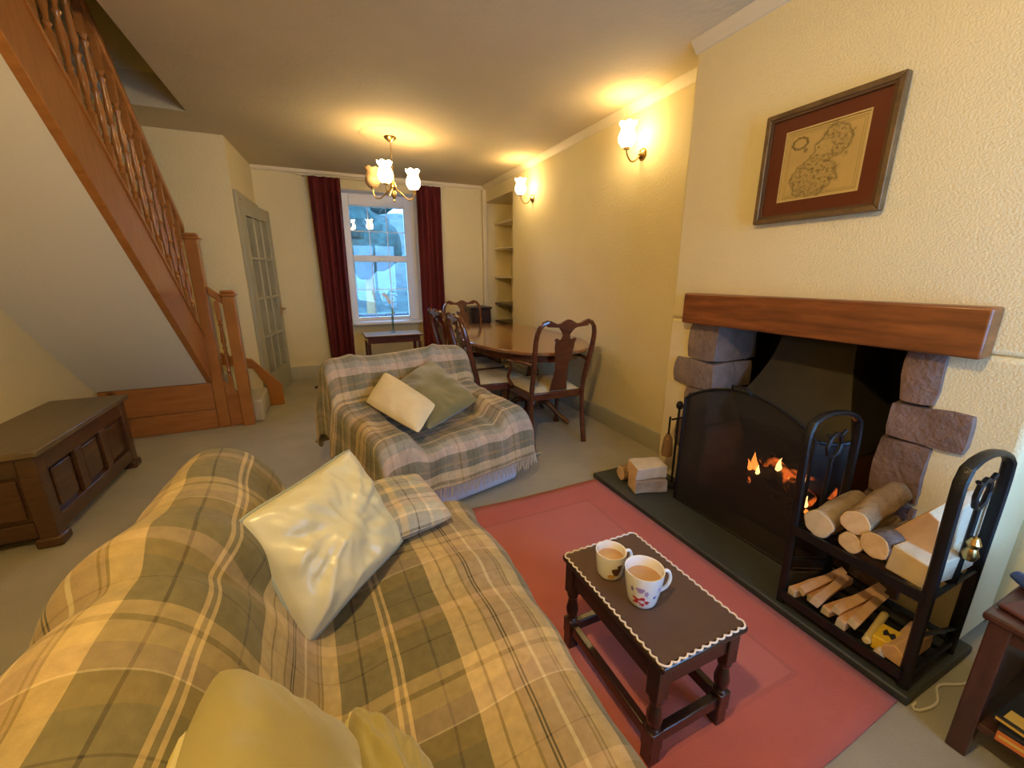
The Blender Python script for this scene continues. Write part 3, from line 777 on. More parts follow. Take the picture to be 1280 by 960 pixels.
put(split_mesh(.016, .016, .15, 64, 0, 0, 1), 'log', ['log_pale', 'log_pale', 'log_pale'], (1.535, .473, .103), (0, 0, radians(-2)), 'pale offcut just in front of the yellow box', 'kindling')
# ================================================================ PICTURE
PF = tag(empty('framed_map', (1.955, 1.17, 1.765)), 'gilt framed antique map with maroon mount on the chimney wall', 'picture')
HW, HH = .252, .228
def frame_ring(name, w0, h0, w1, h1, x0, x1, m, bevel=.004):
    """ring of four mitred bars, outer half sizes w0,h0 to inner w1,h1, from depth x0 (wall) to x1 (room)"""
    for sgn in (1, -1):
        for vert in (0, 1):
            if vert: poly = [(sgn * w0, -h0), (sgn * w0, h0), (sgn * w1, h1), (sgn * w1, -h1)]
            else: poly = [(-w0, sgn * h0), (w0, sgn * h0), (w1, sgn * h1), (-w1, sgn * h1)]
            MB().prism(poly, 'x', x0, x1).build(name, m, PF, bevel=bevel)
frame_ring('frame_bar', HW, HH, HW - .022, HH - .022, -.022, .012, 'frame_gilt')
frame_ring('frame_slip', HW - .022, HH - .022, HW - .032, HH - .032, -.016, .012, 'frame_dark', 0)
frame_ring('mount', HW - .032, HH - .032, HW - .092, HH - .085, -.004, .004, 'mount_maroon', 0)
frame_ring('mount_edge', HW - .092, HH - .085, HW - .098, HH - .091, -.005, .004, 'mount_bevel', 0)
# the print itself is flat: an engraved county map, painted per vertex
PW, PH = HW - .098, HH - .091
NU, NV = 150, 130
b = MB(); b.grid(NU, NV, lambda u, v: (.002, PW - 2 * PW * u, PH * (2 * v - 1)))
pr = b.build('map_print', 'paper', PF, smooth=0)
me = pr.data
ca = me.color_attributes.new('print', 'FLOAT_COLOR', 'POINT')
def map_ink(u, v):
    """u left to right, v bottom to top: returns ink darkness"""
    ink = 0.0
    e = min(u, 1 - u, v, 1 - v)
    if .030 < e < .040 or .055 < e < .062: ink = .45
    # coast: an irregular body
    n1 = fbm(u, v, 3.0, 3.6) * .26 + fbm(u, v, 9.0, 11.0) * .09
    up = ((u - .60) / .25) ** 2 + ((v - .70) / .23) ** 2
    lo = ((u - .42) / .30) ** 2 + ((v - .27) / .26) ** 2
    d = min(up, lo) - 1.0 + n1 * 3.2
    bay = ((u - .87) / .16) ** 2 + ((v - .33) / .22) ** 2 - 1.0
    d = max(d, -bay * .8)
    if abs(d) < .07: ink = max(ink, .75)
    elif d < 0:
        t = fbm(u, v, 17.0, 26.0) ; t2 = fbm(u, v, 23.0, 12.0)
        if t > .02: ink = max(ink, .30 + .45 * min(1, t * 1.6))
        else: ink = max(ink, .14)
        if abs(t2) < .035: ink = max(ink, .5)
        if ((u - .50) / .11) ** 2 + ((v - .68) / .10) ** 2 < 1: ink *= .25
    elif d < .28: ink = max(ink, .16)
    # oval cartouche top left
    c = sqrt(((u - .185) / .105) ** 2 + ((v - .815) / .085) ** 2) + .06 * sin(9 * math.atan2(v - .815, u - .185))
    if .78 < c < 1.10: ink = max(ink, .8)
    elif c <= .78: ink = .04
    if ((u - .27) / .03) ** 2 + ((v - .70) / .035) ** 2 < 1: ink = max(ink, .6)
    for (a, bb) in ((.44, .69), (.62, .60), (.67, .63), (.72, .66), (.60, .83)):
        if (u - a) ** 2 + (v - bb) ** 2 < .00016: ink = .95
    return ink
for i, vtx in enumerate(me.vertices):
    u = (i % (NU + 1)) / NU; v = (i // (NU + 1)) / NV
    k = map_ink(u, v)
    base = Vector((.74, .58, .33)) * (1 + .06 * fbm(u, v, 40, 4)); dark = Vector((.16, .12, .075))
    c = base.lerp(dark, k); ca.data[i].color = (c.x, c.y, c.z, 1)
m = bpy.data.materials.new('map_paper'); m.use_nodes = True
n, l = nodes(m); a = n.new('ShaderNodeVertexColor'); a.layer_name = 'print'
l.new(a.outputs[0], n['Principled BSDF'].inputs['Base Color']); n['Principled BSDF'].inputs['Roughness'].default_value = .7
me.materials.clear(); me.materials.append(m)
MB().box(-.011, -.009, -HW + .033, HW - .033, -HH + .033, HH - .033).build('glazing', 'picture_glass', PF, smooth=0)
MB().box(.005, .012, -HW + .02, HW - .02, -HH + .02, HH - .02).build('backing_board', 'frame_dark', PF, smooth=0)
PF.location.x = 1.946

# ================================================================ LAMPS
TUL = [(.016, 0), (.034, .006), (.050, .030), (.054, .052), (.047, .078), (.038, .098), (.040, .112), (.054, .135)]
def tulip(name, par, loc, m, sc=1.0):
    b = MB(); inner = [(max(.004, r - .004), z + .004) for r, z in TUL[::-1]]
    prof = [(r * sc, z * sc) for r, z in TUL] + [(r * sc, (z - (.003 if i == 0 else 0)) * sc) for i, (r, z) in enumerate(inner)] + [(0.0, .008 * sc)]
    N = len(TUL)
    b.lathe(prof, loc, seg=24, scallop=lambda i, a: (.006 * sc * cos(6 * a) if i in (N - 1, N) else 0))
    return b.build(name, m, par, smooth=60)
CH = tag(empty('chandelier', (.70, 4.12, ZC)), 'brass three arm ceiling light with tulip glass shades in the dining end', 'ceiling light')
MB().lathe([(0, 0), (.055, 0), (.052, -.012), (.03, -.03), (.012, -.045), (0, -.045)], seg=20).build('ceiling_cup', 'brass', CH)
b = MB()
for i in range(9):   # chain links
    z = -.05 - i * .021
    pts = [(.006 * cos(a * pi / 4) * (1 if i % 2 else 0), .006 * cos(a * pi / 4) * (0 if i % 2 else 1), z - .012 + .014 * sin(a * pi / 4)) for a in range(9)]
    b.tube(pts, .0022, 5)
b.build('chain', 'brass', CH)
b = MB(); b.lathe([(0, -.24), (.008, -.24), (.008, -.36), (.02, -.375), (.03, -.41), (.016, -.44), (.026, -.46), (.02, -.49), (.006, -.51), (.010, -.525), (0, -.54)], seg=16)
b.build('hub', 'brass', CH)
for i, (az, lit) in enumerate(((radians(-118), True), (radians(8), True), (radians(152), False))):
    d = Vector((cos(az), sin(az), 0)); q = [d * .018 + Vector((0, 0, -.42)), d * .07 + Vector((0, 0, -.455)), d * .125 + Vector((0, 0, -.50)), d * .17 + Vector((0, 0, -.495)), d * .19 + Vector((0, 0, -.455)), d * .19 + Vector((0, 0, -.425))]
    at, _ = resample(q, 60); b = MB(); b.tube([at(k / 16) for k in range(17)], .006, 8)
    p = d * .19
    b.lathe([(0, -.43), (.022, -.425), (.024, -.415), (.016, -.405), (0, -.405)], (p.x, p.y, 0), seg=14)
    arm = b.build('arm', 'brass', CH)
    sh = tulip('shade', arm, (p.x, p.y, -.412), 'lit_shade' if lit else 'unlit_shade', 1.22)
    if lit: bulb_light('chandelier_bulb', (CH.location.x + p.x, CH.location.y + p.y, ZC - .35), BULB_W * .14)
# ceiling rose
tag(MB().lathe([(0, ZC - .001), (.26, ZC - .001), (.255, ZC - .003), (.22, ZC - .006), (.20, ZC - .004), (.12, ZC - .006), (.10, ZC - .012), (0, ZC - .012)], (.70, 4.12, 0), seg=40).build('ceiling_rose', 'ceiling_paint', origin=(.70, 4.12, ZC)),
    'round plaster ceiling rose above the chandelier', 'ceiling rose')
CH.location.z = ZC - .011

def sconce(y, z, label):
    R_ = tag(empty('wall_light', (2.22, y, z)), label, 'wall light', 'wall lights on the right wall')
    M = Matrix.Rotation(radians(-90), 4, 'Y')
    MB().lathe([(0, 0), (.042, 0), (.042, .006), (.034, .016), (.016, .024), (.010, .036), (0, .040)], M=M, seg=20).build('back_plate', 'brass', R_)
    q = [(-.02, 0, 0), (-.06, 0, -.045), (-.105, 0, -.055), (-.14, 0, -.02), (-.15, 0, .015)]
    at, _ = resample(q, 60); b = MB(); b.tube([at(k / 16) for k in range(17)], .006, 8)
    b.lathe([(0, .010), (.022, .014), (.024, .026), (.014, .034), (0, .034)], (-.15, 0, 0), seg=14)
    arm = b.build('arm', 'brass', R_)
    tulip('shade', arm, (-.15, 0, .030), 'lit_shade', 1.12)
    bulb_light('wall_light_bulb', (2.22 - .15, y, z + .115), BULB_W * .16)
sconce(2.58, 2.15, 'brass wall light with tulip shade nearer the chimney breast')
sconce(4.30, 2.12, 'brass wall light with tulip shade beside the shelf niche')
# ceiling lamp of the sitting end, overhead and behind the photographer
SL_ = tag(empty('ceiling_lamp', (-.1, .35, ZC)), 'brass ceiling lamp with a glass shade above the sofa end', 'ceiling light')
b = MB(); b.lathe([(0, 0), (.06, 0), (.05, -.02), (.01, -.03), (.008, -.12), (0, -.12)], seg=20); b.build('ceiling_cup', 'brass', SL_)
MB().lathe([(0, -.10), (.14, -.13), (.17, -.19), (.165, -.19), (.135, -.137), (0, -.107)], seg=28).build('shade', 'china_white', SL_)
bulb_light('sitting_lamp_bulb', (-.1, .35, ZC - .22), BULB_W * 3.2, .05)

# ================================================================ NICHE SHELVES AND FAR CORNER
for i, (z, w) in enumerate([(2.03, 'topmost'), (1.69, 'second from the top'), (1.30, 'third from the top'), (.92, 'fourth from the top'), (.66, 'lowest')]):
    tag(MB().box(2.36, 2.618, 4.835, 5.765, z - .03, z).build('wall_shelf', 'trim_paint' if i < 3 else 'oak_dark', origin=(2.5, 5.3, z), bevel=.003),
        w + (' cream painted shelf in the wall niche' if i < 3 else ' dark wooden shelf in the wall niche'), 'shelf', 'niche shelves')
CB = tag(empty('corner_cabinet', (1.98, 5.52, 0)), 'small dark wooden cabinet in the far corner behind the dining table', 'cabinet')
MB().box(-.145, .145, -.17, .20, .03, .86).build('body', 'cabinet_wood', CB, bevel=.004)
MB().box(-.16, .16, -.185, .215, .86, .885).build('top', 'cabinet_wood', CB, bevel=.005)
for k in range(3):
    d = MB().box(-.13, .13, -.182, -.172, .60 - k * .26, .84 - k * .26).build('drawer', 'cabinet_wood', CB, bevel=.003)
    MB().lathe([(0, .0), (.012, .0), (.014, .012), (0, .018)], (0, -.182, .72 - k * .26), M=Matrix.Rotation(radians(90), 4, 'X'), seg=10).build('knob', 'brass', d)
MB().box(-.145, .145, -.165, .19, .001, .03).build('plinth', 'cabinet_wood', CB)

# window table and its flower
WT = tag(empty('window_table', (.78, 5.43, 0)), 'low dark wooden table under the far window', 'side table')
MB().box(-.355, .355, -.22, .20, .565, .584).build('top', 'mahogany', WT, bevel=.005)
MB().box(-.345, .345, -.21, .19, .584, .590).build('sheen_layer', 'painted_sheen', WT, bevel=.002)  # added pale layer: its colour stands in for the window reflected in the top
b = MB(); b.box(-.32, .32, -.19, -.17, .49, .565); b.box(-.32, .32, .15, .17, .49, .565); b.box(-.32, -.30, -.17, .15, .49, .565); b.box(.30, .32, -.17, .15, .49, .565); b.build('apron', 'mahogany', WT)
for sx in (-.31, .31):
    for sy in (-.18, .16): MB().box(sx - .02, sx + .02, sy - .02, sy + .02, .001, .49).build('leg', 'mahogany', WT, bevel=.003)
VS = tag(empty('bud_vase', (.80, 5.45, .590)), 'slim glass vase with a single white flower on the window table', 'vase')
MB().lathe([(0, .0), (.035, .0), (.036, .006), (.012, .02), (.009, .06), (.012, .15), (.016, .22), (.0145, .22), (.010, .15), (.007, .06), (0, .03)], seg=18).build('vase', 'vase_glass', VS)
at, _ = resample([(0, 0, .04), (.002, 0, .2), (-.01, 0, .34), (-.045, 0, .44), (-.10, -.01, .50)], 60)
st = MB().tube([at(k / 16) for k in range(17)], .0035, 6).build('stem', 'leaf_green', VS)
for i, (px, pz, tl) in enumerate([(-.04, .25, .5), (.045, .265, -.5), (.01, .30, .1)]):
    b = MB(); b.grid(4, 6, lambda u, v: (px * v * 1.6 + (u - .5) * .03 * sin(pi * v), (u - .5) * .035 * sin(pi * v), .22 + (pz - .22) * sin(v * 2.2) + .01 * (u - .5) ** 2)); b.build('leaf', 'leaf_green', VS, thick=.001)
for t in (.72, .80, .88, .96):
    p = at(t); b = MB()
    for a in range(5):
        an = a * 2 * pi / 5
        b.grid(3, 3, lambda u, v: (p.x + cos(an) * .028 * v + (u - .5) * .022 * sin(pi * min(1, v + .1)) * -sin(an), p.y - .012 - .006 * v, p.z + sin(an) * .028 * v + (u - .5) * .022 * sin(pi * min(1, v + .1)) * cos(an)))
    b.build('blossom', 'petal_white', VS, thick=.0015)

# ================================================================ CURTAINS
def curtain(x0, x1, y, z0, z1, label, tw, sd):
    o = MB()
    def fn(u, v):
        z = z0 + (z1 - z0) * v
        a = x0 + (x1 - x0) * u
        pinch = 1 - .16 * (1 - v) * tw
        cx = (x0 + x1) / 2 + .035 * (1 - v) * (1 if tw > 0 else 0)
        x = cx + (a - cx) * pinch
        amp = .032 + .012 * noise.noise(Vector((u * 4, v * 1.2, sd)))
        if v > .955: amp *= .45
        yy = y + amp * sin(u * 2 * pi * 4 + .7 * sin(v * 3 + sd) + 1.2 * sin(u * 7 + sd)) + .012 * noise.noise(Vector((u * 9, v * 4, sd + 3)))
        return (x, yy, z)
    o.grid(112, 30, fn)
    return tag(o.build('curtain', 'curtain_red', origin=((x0 + x1) / 2, y, z0), smooth=80, thick=.004), label, 'curtain', 'far window curtains')
curtain(.0, .345, 5.66, .012, 2.42, 'dark red curtain hanging left of the far window', 1, 1.0)
curtain(1.245, 1.565, 5.66, .012, 2.42, 'dark red curtain hanging right of the far window', -.2, 6.0)
CRL = tag(empty('curtain_rail', (.8, 5.70, 2.435)), 'slim pale curtain rail above the far window', 'curtain rail')
MB().tube([(-.92, 0, 0), (.83, 0, 0)], .011, 10).build('rail', 'trim_paint', CRL)
for sx in (-.85, .78): MB().box(sx - .01, sx + .01, 0, .069, -.012, .012).build('bracket', 'trim_paint', CRL)

# ================================================================ DINING TABLE AND CHAIRS
DT_ = tag(empty('dining_table', (1.66, 3.66, 0)), 'polished oval mahogany dining table on twin pedestals by the right wall', 'dining table')
def oval(a, c, n=64, p=2.3): return [(a * abs(cos(t)) ** (2 / p) * (1 if cos(t) >= 0 else -1), c * abs(sin(t)) ** (2 / p) * (1 if sin(t) >= 0 else -1)) for t in [2 * pi * i / n for i in range(n)]]
MB().prism(oval(.535, 1.04), 'z', .712, .74).build('table_top', 'table_top', DT_, bevel=.008, seg=3)
MB().prism(oval(.47, .95), 'z', .645, .712).build('apron', 'mahogany', DT_)
for sy in (-.48, .48):
    MB().lathe([(.05, .14), (.07, .17), (.062, .22), (.04, .26), (.052, .32), (.066, .40), (.05, .50), (.038, .54), (.06, .58), (.06, .645)], (0, sy, 0), seg=20).build('pedestal', 'mahogany', DT_)
    for az in (45, 135, 225, 315):
        d = Vector((cos(radians(az)), sin(radians(az)), 0)); o_ = Vector((0, sy, 0))
        at, _ = resample([o_ + d * .03 + Vector((0, 0, .20)), o_ + d * .14 + Vector((0, 0, .19)), o_ + d * .25 + Vector((0, 0, .09)), o_ + d * .35 + Vector((0, 0, .022))], 40)
        MB().tube([at(k / 12) for k in range(13)], [.03 - .012 * k / 12 for k in range(13)], 8).build('foot', 'mahogany', DT_)

def make_chair(label, arms):
    R_ = tag(empty('dining_chair', (0, 0, 0)), label, 'chair', 'dining chairs around the oval table')
    W_ = .235; YB = -.21
    rake = lambda z: YB - .005 - .13 * max(0, z - .46) / .54
    # rear legs run up as stiles
    for sx in (-1, 1):
        pts = [(sx * .225, YB - .05, 0), (sx * .225, YB - .01, .22), (sx * .222, YB, .44), (sx * .225, rake(.60), .60), (sx * .236, rake(.75), .75), (sx * .238, rake(.88), .88), (sx * .212, rake(.96), .962), (sx * .16, rake(.985), .986)]
        at, _ = resample(pts, 80)
        MB().tube([at(k / 26) for k in range(27)], [.019 + .004 * abs(cos(k / 26 * 5)) for k in range(27)], 8, flat=(1, .85)).build('rear_leg', 'mahogany', R_)
        fl = [(sx * .245, .235, .43), (sx * .262, .255, .36), (sx * .252, .245, .22), (sx * .235, .228, .08), (sx * .248, .245, .02), (sx * .25, .25, 0)]
        at, _ = resample(fl, 60)
        MB().tube([at(k / 18) for k in range(19)], [.032 - .017 * min(1, k / 13) + (.012 if k > 16 else 0) for k in range(19)], 8).build('front_leg', 'mahogany', R_)
    b = MB()
    b.prism([(-.225, YB), (.225, YB), (.265, .255), (-.265, .255)], 'z', .375, .432); b.build('seat_rail', 'mahogany', R_, bevel=.006)
    b = MB()
    def sf(u, v):
        y_ = YB + .02 + (.25 - YB) * v; w = (.21 + .04 * v) * 1.0
        e = max(0, (1 - (2 * u - 1) ** 4) * (1 - (2 * v - 1) ** 4)) ** .5
        return ((2 * u - 1) * w, y_, .433 + .038 * e)
    b.grid(12, 12, sf); b.build('seat_pad', 'seat_damask', R_, smooth=70)
    # crest rail with its shaped dip, and the vase splat
    N = 20; b = MB()
    top = []; bot = []
    for i in range(N + 1):
        x = -.165 + .33 * i / N; t = abs(x) / .165
        top.append((x, .990 + .016 * cos(t * pi * 2.0) * (1 - .2 * t) - .004)); bot.append((x, .952 - .012 * (1 - t) - (.03 if t < .45 else 0) * (1 - t / .45)))
    poly = top + bot[::-1]
    n = len(poly); yb = rake(.98)
    b.add([(x, yb - .011, z) for x, z in poly] + [(x, yb + .012, z) for x, z in poly], [])
    for i in range(N):
        b.f += [[i, i + 1, n - 2 - i, n - 1 - i], [n + i, n + n - 1 - i, n + n - 2 - i, n + i + 1]]; b.mi += [0, 0]
    for i in range(n): b.f.append([i, n + i, n + (i + 1) % n, (i + 1) % n]); b.mi.append(0)
    b.build('crest_rail', 'mahogany', R_, bevel=.003)
    hw = [(.445, .075), (.50, .066), (.56, .055), (.62, .050), (.68, .056), (.74, .070), (.80, .080), (.835, .078), (.85, .066), (.858, .036), (.885, .028), (.91, .040), (.935, .062), (.955, .072)]
    b = MB(); vs = []
    for z, w in hw: vs += [(-w, rake(z) - .006, z), (w, rake(z) - .006, z), (w, rake(z) + .007, z), (-w, rake(z) + .007, z)]
    fs = []
    for i in range(len(hw) - 1):
        for k in range(4): fs.append((i * 4 + k, i * 4 + (k + 1) % 4, i * 4 + 4 + (k + 1) % 4, i * 4 + 4 + k))
    fs += [(3, 2, 1, 0), tuple(len(vs) - 4 + k for k in range(4))]
    b.add(vs, fs); b.build('splat', 'mahogany', R_, bevel=.002)
    for sx in (-1, 1):   # the little scrolled ears on the splat
        MB().lathe([(0, -.009), (.014, -.009), (.016, 0), (.014, .009), (0, .009)], (sx * .072, rake(.85), .85), M=Matrix.Rotation(radians(90), 4, 'X'), seg=12).build('splat_scroll', 'mahogany', R_)
    if arms:
        for sx in (-1, 1):
            at, _ = resample([(sx * .235, rake(.68), .665), (sx * .285, -.10, .672), (sx * .305, .04, .665), (sx * .285, .13, .655), (sx * .30, .15, .645)], 60)
            MB().tube([at(k / 18) for k in range(19)], [.015 + .006 * (k / 18) for k in range(19)], 8, flat=(1.1, .75)).build('arm', 'mahogany', R_)
            at, _ = resample([(sx * .25, .10, .43), (sx * .275, .13, .50), (sx * .262, .105, .58), (sx * .288, .11, .655)], 40)
            MB().tube([at(k / 12) for k in range(13)], .014, 8).build('arm_support', 'mahogany', R_)
    return R_
c1 = make_chair('mahogany carver chair with open arms at the near end of the oval table', True)
c1.location = (1.595, 2.83, 0); c1.rotation_euler.z = radians(-2)
c2 = make_chair('armless mahogany chair tucked in at the left side of the table nearest the armchair', False)
c2.location = (1.31, 3.27, 0); c2.rotation_euler.z = radians(-92)
c3 = copy_tree(c2); c3.location = (1.30, 3.86, 0); c3.rotation_euler.z = radians(-88); c3['label'] = 'armless mahogany chair at the left side of the table nearest the red curtain'
c4 = copy_tree(c2); c4.location = (1.62, 4.75, 0); c4.rotation_euler.z = radians(180); c4['label'] = 'mahogany dining chair at the far end of the oval table facing the room'

# ================================================================ CHEST
CT = tag(empty('blanket_chest', (-1.49, 3.04, 0)), 'dark oak panelled blanket chest against the left wall', 'chest')
# local: front face towards +x (room) at x=.18; length along y +-.51
FX_, LY, HZ = .175, .50, .50
MB().box(-.19, FX_ - .022, -LY + .022, LY - .022, .07, HZ - .02).build('carcass', 'oak_dark', CT)
MB().box(-.20, FX_ + .025, -LY - .025, LY + .025, HZ - .02, HZ + .012).build('lid', 'oak_top', CT, bevel=.006)
for z0, z1, nm in ((.385, .48, 'top_rail'), (.06, .14, 'bottom_rail')):
    MB().box(FX_ - .022, FX_, -LY + .07, LY - .07, z0, z1).build(nm, 'oak_dark', CT, bevel=.004)
    MB().box(-.12, FX_ - .07, -LY, -LY + .022, z0, z1).build(nm, 'oak_dark', CT, bevel=.004)
for sy in (-1, 1):
    y_ = sy * (LY - .035)
    MB().box(FX_ - .07, FX_ + .002, y_ - .036, y_ + .036, .0, .48).build('corner_post', 'oak_dark', CT, bevel=.005)
    MB().box(-.19, -.12, y_ - .036, y_ + .036, .0, .48).build('corner_post', 'oak_dark', CT, bevel=.005)
    MB().box(FX_ - .085, FX_ + .016, y_ - .05, y_ + .05, .001, .055).build('bun_foot', 'oak_dark', CT, bevel=.012)
for k in (-1, 1):
    MB().box(FX_ - .022, FX_, k * .145 - .035, k * .145 + .035, .14, .385).build('muntin', 'oak_dark', CT, bevel=.004)
for k in (-1, 0, 1):
    MB().box(FX_ - .024, FX_ - .012, k * .29 - .085, k * .29 + .085, .16, .365).build('panel', 'oak_dark', CT, bevel=.008)
MB().box(-.10, FX_ - .09, -LY + .008, -LY + .02, .16, .365).build('panel', 'oak_dark', CT, bevel=.006)

# ================================================================ RUG, STOOL, MUGS
b = MB(); b.grid(26, 32, lambda u, v: (.21 + 1.3 * u, .385 + 1.59 * v + .006 * sin(u * 7), .012 + .0015 * fbm(u * 5, v * 5)))
tag(b.build('rug', 'rug_pile', origin=(.86, 1.18, .0), smooth=60, thick=.011), 'coral red rectangular rug on the carpet before the hearth', 'rug')
SO = tag(empty('joint_stool', (.815, .79, .012)), 'small dark oak joint stool used as a coffee table on the red rug', 'stool')
SW, SD = .128, .20   # leg half spacing
MB().box(-.155, .155, -.235, .235, .338, .358).build('top', 'stool_wood', SO, bevel=.006)
b = MB(); b.box(-SW - .012, SW + .012, -SD - .014, -SD + .006, .265, .338); b.box(-SW - .012, SW + .012, SD - .006, SD + .014, .265, .338)
b.box(-SW - .014, -SW + .006, -SD, SD, .265, .338); b.box(SW - .006, SW + .014, -SD, SD, .265, .338); b.build('frieze', 'stool_wood', SO, bevel=.003)
for sx in (-1, 1):
    for sy in (-1, 1):
        b = MB(); w = .021; x, y = sx * SW, sy * SD
        b.box(x - w, x + w, y - w, y + w, .225, .338); b.lathe([(.021, .115), (.014, .125), (.020, .14), (.022, .16), (.016, .19), (.014, .205), (.02, .212), (.02, .225)], (x, y, 0), seg=12)
        b.box(x - w, x + w, y - w, y + w, .050, .115); b.box(x - w * .9, x + w * .9, y - w * .9, y + w * .9, 0, .050); b.build('leg', 'stool_wood', SO, bevel=.003)
for sy in (-1, 1): MB().box(-SW, SW, sy * SD - .013, sy * SD + .013, .062, .100).build('stretcher', 'stool_wood', SO, bevel=.004)
for sx in (-1, 1): MB().box(sx * SW - .013, sx * SW + .013, -SD, SD, .062, .100).build('stretcher', 'stool_wood', SO, bevel=.004)
TM = tag(empty('table_mat', (.815, .79, .3705)), 'brown cloth mat with white scalloped edging on the little stool', 'mat')
MB().box(-.146, .146, -.226, .226, 0, .003).build('cloth', 'mat_brown', TM)
pts = []
def edge(p0, p1, nn, out):
    for i in range(nn * 6):
        t = i / (nn * 6); p = Vector(p0).lerp(Vector(p1), t); o_ = Vector(out) * (.0065 * abs(sin(t * nn * pi)))
        pts.append((p.x + o_.x, p.y + o_.y, .003))
hx, hy = .147, .227
edge((-hx, -hy), (hx, -hy), 11, (0, -1)); edge((hx, -hy), (hx, hy), 19, (1, 0)); edge((hx, hy), (-hx, hy), 11, (0, 1)); edge((-hx, hy), (-hx, -hy), 19, (-1, 0))
MB().tube(pts + pts[:1], .0028, 6).build('scalloped_edge', 'lace_white', TM)

def mug(loc, rz, label, h, r, taper, patches):
    R_ = tag(empty('mug', loc, rz), label, 'mug', 'tea mugs on the stool')
    rr = lambda z: r * (1 - taper * (1 - z / h) ** 1.5)
    prof = [(0, .0), (rr(0) * .86, .0), (rr(0), .006)] + [(rr(h * i / 8), h * i / 8) for i in range(1, 9)] + [(r - .0035, h - .001)] + [(rr(h * i / 8) - .0045, h * i / 8) for i in range(7, 0, -1)] + [(0, .012)]
    body = MB().lathe(prof, seg=32).build('body', 'china_white', R_, smooth=50)
    at, _ = resample([(r - .004, 0, h * .84), (r + .016, 0, h * .86), (r + .026, 0, h * .62), (r + .015, 0, h * .36), (rr(h * .25) - .003, 0, h * .22)], 40)
    MB().tube([at(k / 14) for k in range(15)], .0052, 8).build('handle', 'china_white', R_)
    MB().lathe([(0, h * .72), (rr(h * .72) - .004, h * .72), (rr(h * .72) - .004, h * .70), (0, h * .70)], seg=28).build('tea', 'tea', R_)
    for (a0, z0, wa, hz, mm, fn) in patches:     # the printed motif, following the curve of the china
        b = MB(); N = 20
        ring = [fn(2 * pi * i / N) for i in range(N)]
        vs = []
        for k in (0.0, .5, 1.0):
            for (u, v) in ring:
                a = radians(a0) + wa * u * k; z = z0 + hz * v * k; q = rr(z) + .0006
                vs.append((q * cos(a), q * sin(a), z))
        fs = [(k * N + i, k * N + (i + 1) % N, (k + 1) * N + (i + 1) % N, (k + 1) * N + i) for k in (0, 1) for i in range(N)]
        b.add(vs, fs); b.build('printed_motif', mm, body)
ell = lambda t: (cos(t), sin(t))
blob = lambda t: (cos(t) * (1 + .35 * sin(3 * t)), sin(t) * (1 + .3 * cos(2 * t)))
flw = lambda t: (cos(t) * (.75 + .3 * cos(5 * t)), sin(t) * (.75 + .3 * cos(5 * t)))
mug((.748, .880, .3735), radians(-10), 'smaller white tea mug with a dark brown printed picture, farther on the stool', .088, .048, .22,
    [(-92, .038, .30, .020, 'print_brown', blob), (-80, .055, .16, .012, 'print_brown', blob), (-112, .022, .28, .008, 'print_ochre', ell)])
mug((.765, .750, .3735), radians(-18), 'larger white tea mug with red and lilac floral print, nearer on the stool', .112, .056, .30,
    [(-122, .034, .60, .018, 'print_red', flw), (-118, .033, .2, .006, 'china_white', ell), (-100, .030, .10, .006, 'print_red', blob), (-124, .074, .20, .012, 'print_lilac', blob), (-104, .066, .14, .012, 'print_lilac', flw), (-62, .075, .12, .010, 'print_lilac', flw), (-75, .050, .09, .007, 'print_blue', blob), (-150, .07, .12, .01, 'print_blue', flw)])

# ================================================================ CORNER TABLE AT THE RIGHT
SD_ = tag(empty('corner_table', (1.70, .08, 0)), 'dark wooden side table with an open book shelf at the right edge', 'side table')
MB().box(-.215, .24, -.30, .205, .432, .452).build('top', 'side_wood', SD_, bevel=.006)
for sx in (-.185, .205):
    for sy in (-.27, .172): MB().box(sx - .021, sx + .021, sy - .021, sy + .021, 0, .432).build('leg', 'side_wood', SD_, bevel=.004)
MB().box(-.185, .205, .165, .178, .10, .432).build('end_panel', 'side_wood', SD_)
MB().box(-.185, .205, -.276, -.263, .10, .432).build('end_panel', 'side_wood', SD_)
MB().box(-.195, .215, -.28, .182, .10, .122).build('shelf', 'side_wood', SD_, bevel=.003)
MB().box(-.197, -.185, -.25, .154, .39, .432).build('frieze', 'side_wood', SD_)
BK = tag(empty('book', (1.60, .07, .1225), radians(4)), 'thick book with an orange spine lying on the corner table shelf', 'book')
MB().box(-.095, .09, -.13, .13, 0, .035).build('pages', 'paper', BK); 
b = MB(); b.box(-.10, .095, -.135, .135, .035, .039); b.box(-.10, .095, -.135, .135, -.0, .003); b.box(-.104, -.096, -.135, .135, 0, .039); b.build('cover', 'ink_black', BK, bevel=.001)
MB().box(-.1055, -.104, -.134, .134, .001, .030).build('spine', 'book_orange', BK)
MB().box(-.1062, -.1055, -.13, .13, .012, .020).build('spine_band', 'book_yellow', BK)
BK2 = tag(empty('video_case', (1.595, .095, .162), radians(-3)), 'flat black case with yellow and white print on top of the orange book', 'case')
MB().box(-.095, .085, -.115, .115, 0, .018).build('case', 'ink_black', BK2, bevel=.002)
MB().box(-.088, -.045, .03, .10, .018, .0186).build('yellow_print', 'book_yellow', BK2)
MB().prism([(-.06, -.02), (-.03, .0), (-.05, .012), (-.01, .03), (-.03, .01), (-.01, -.004), (-.045, -.03)], 'z', .018, .0187).build('white_print', 'paper', BK2)
MB().box(-.0956, -.095, -.11, .11, .004, .012).build('spine_print', 'book_yellow', BK2)
tag(MB().tube([(0, 0, 0), (.16, -.03, 0)], .006, 6).build('pencil', 'book_yellow', origin=(0, 0, 0)), 'yellow pencil lying beside the black case on the shelf', 'pencil').location = (1.52, .150, .188)
GL = tag(empty('spectacle_case', (1.69, .235, .452), radians(60)), 'dark blue oblong case on top of the corner table', 'case')
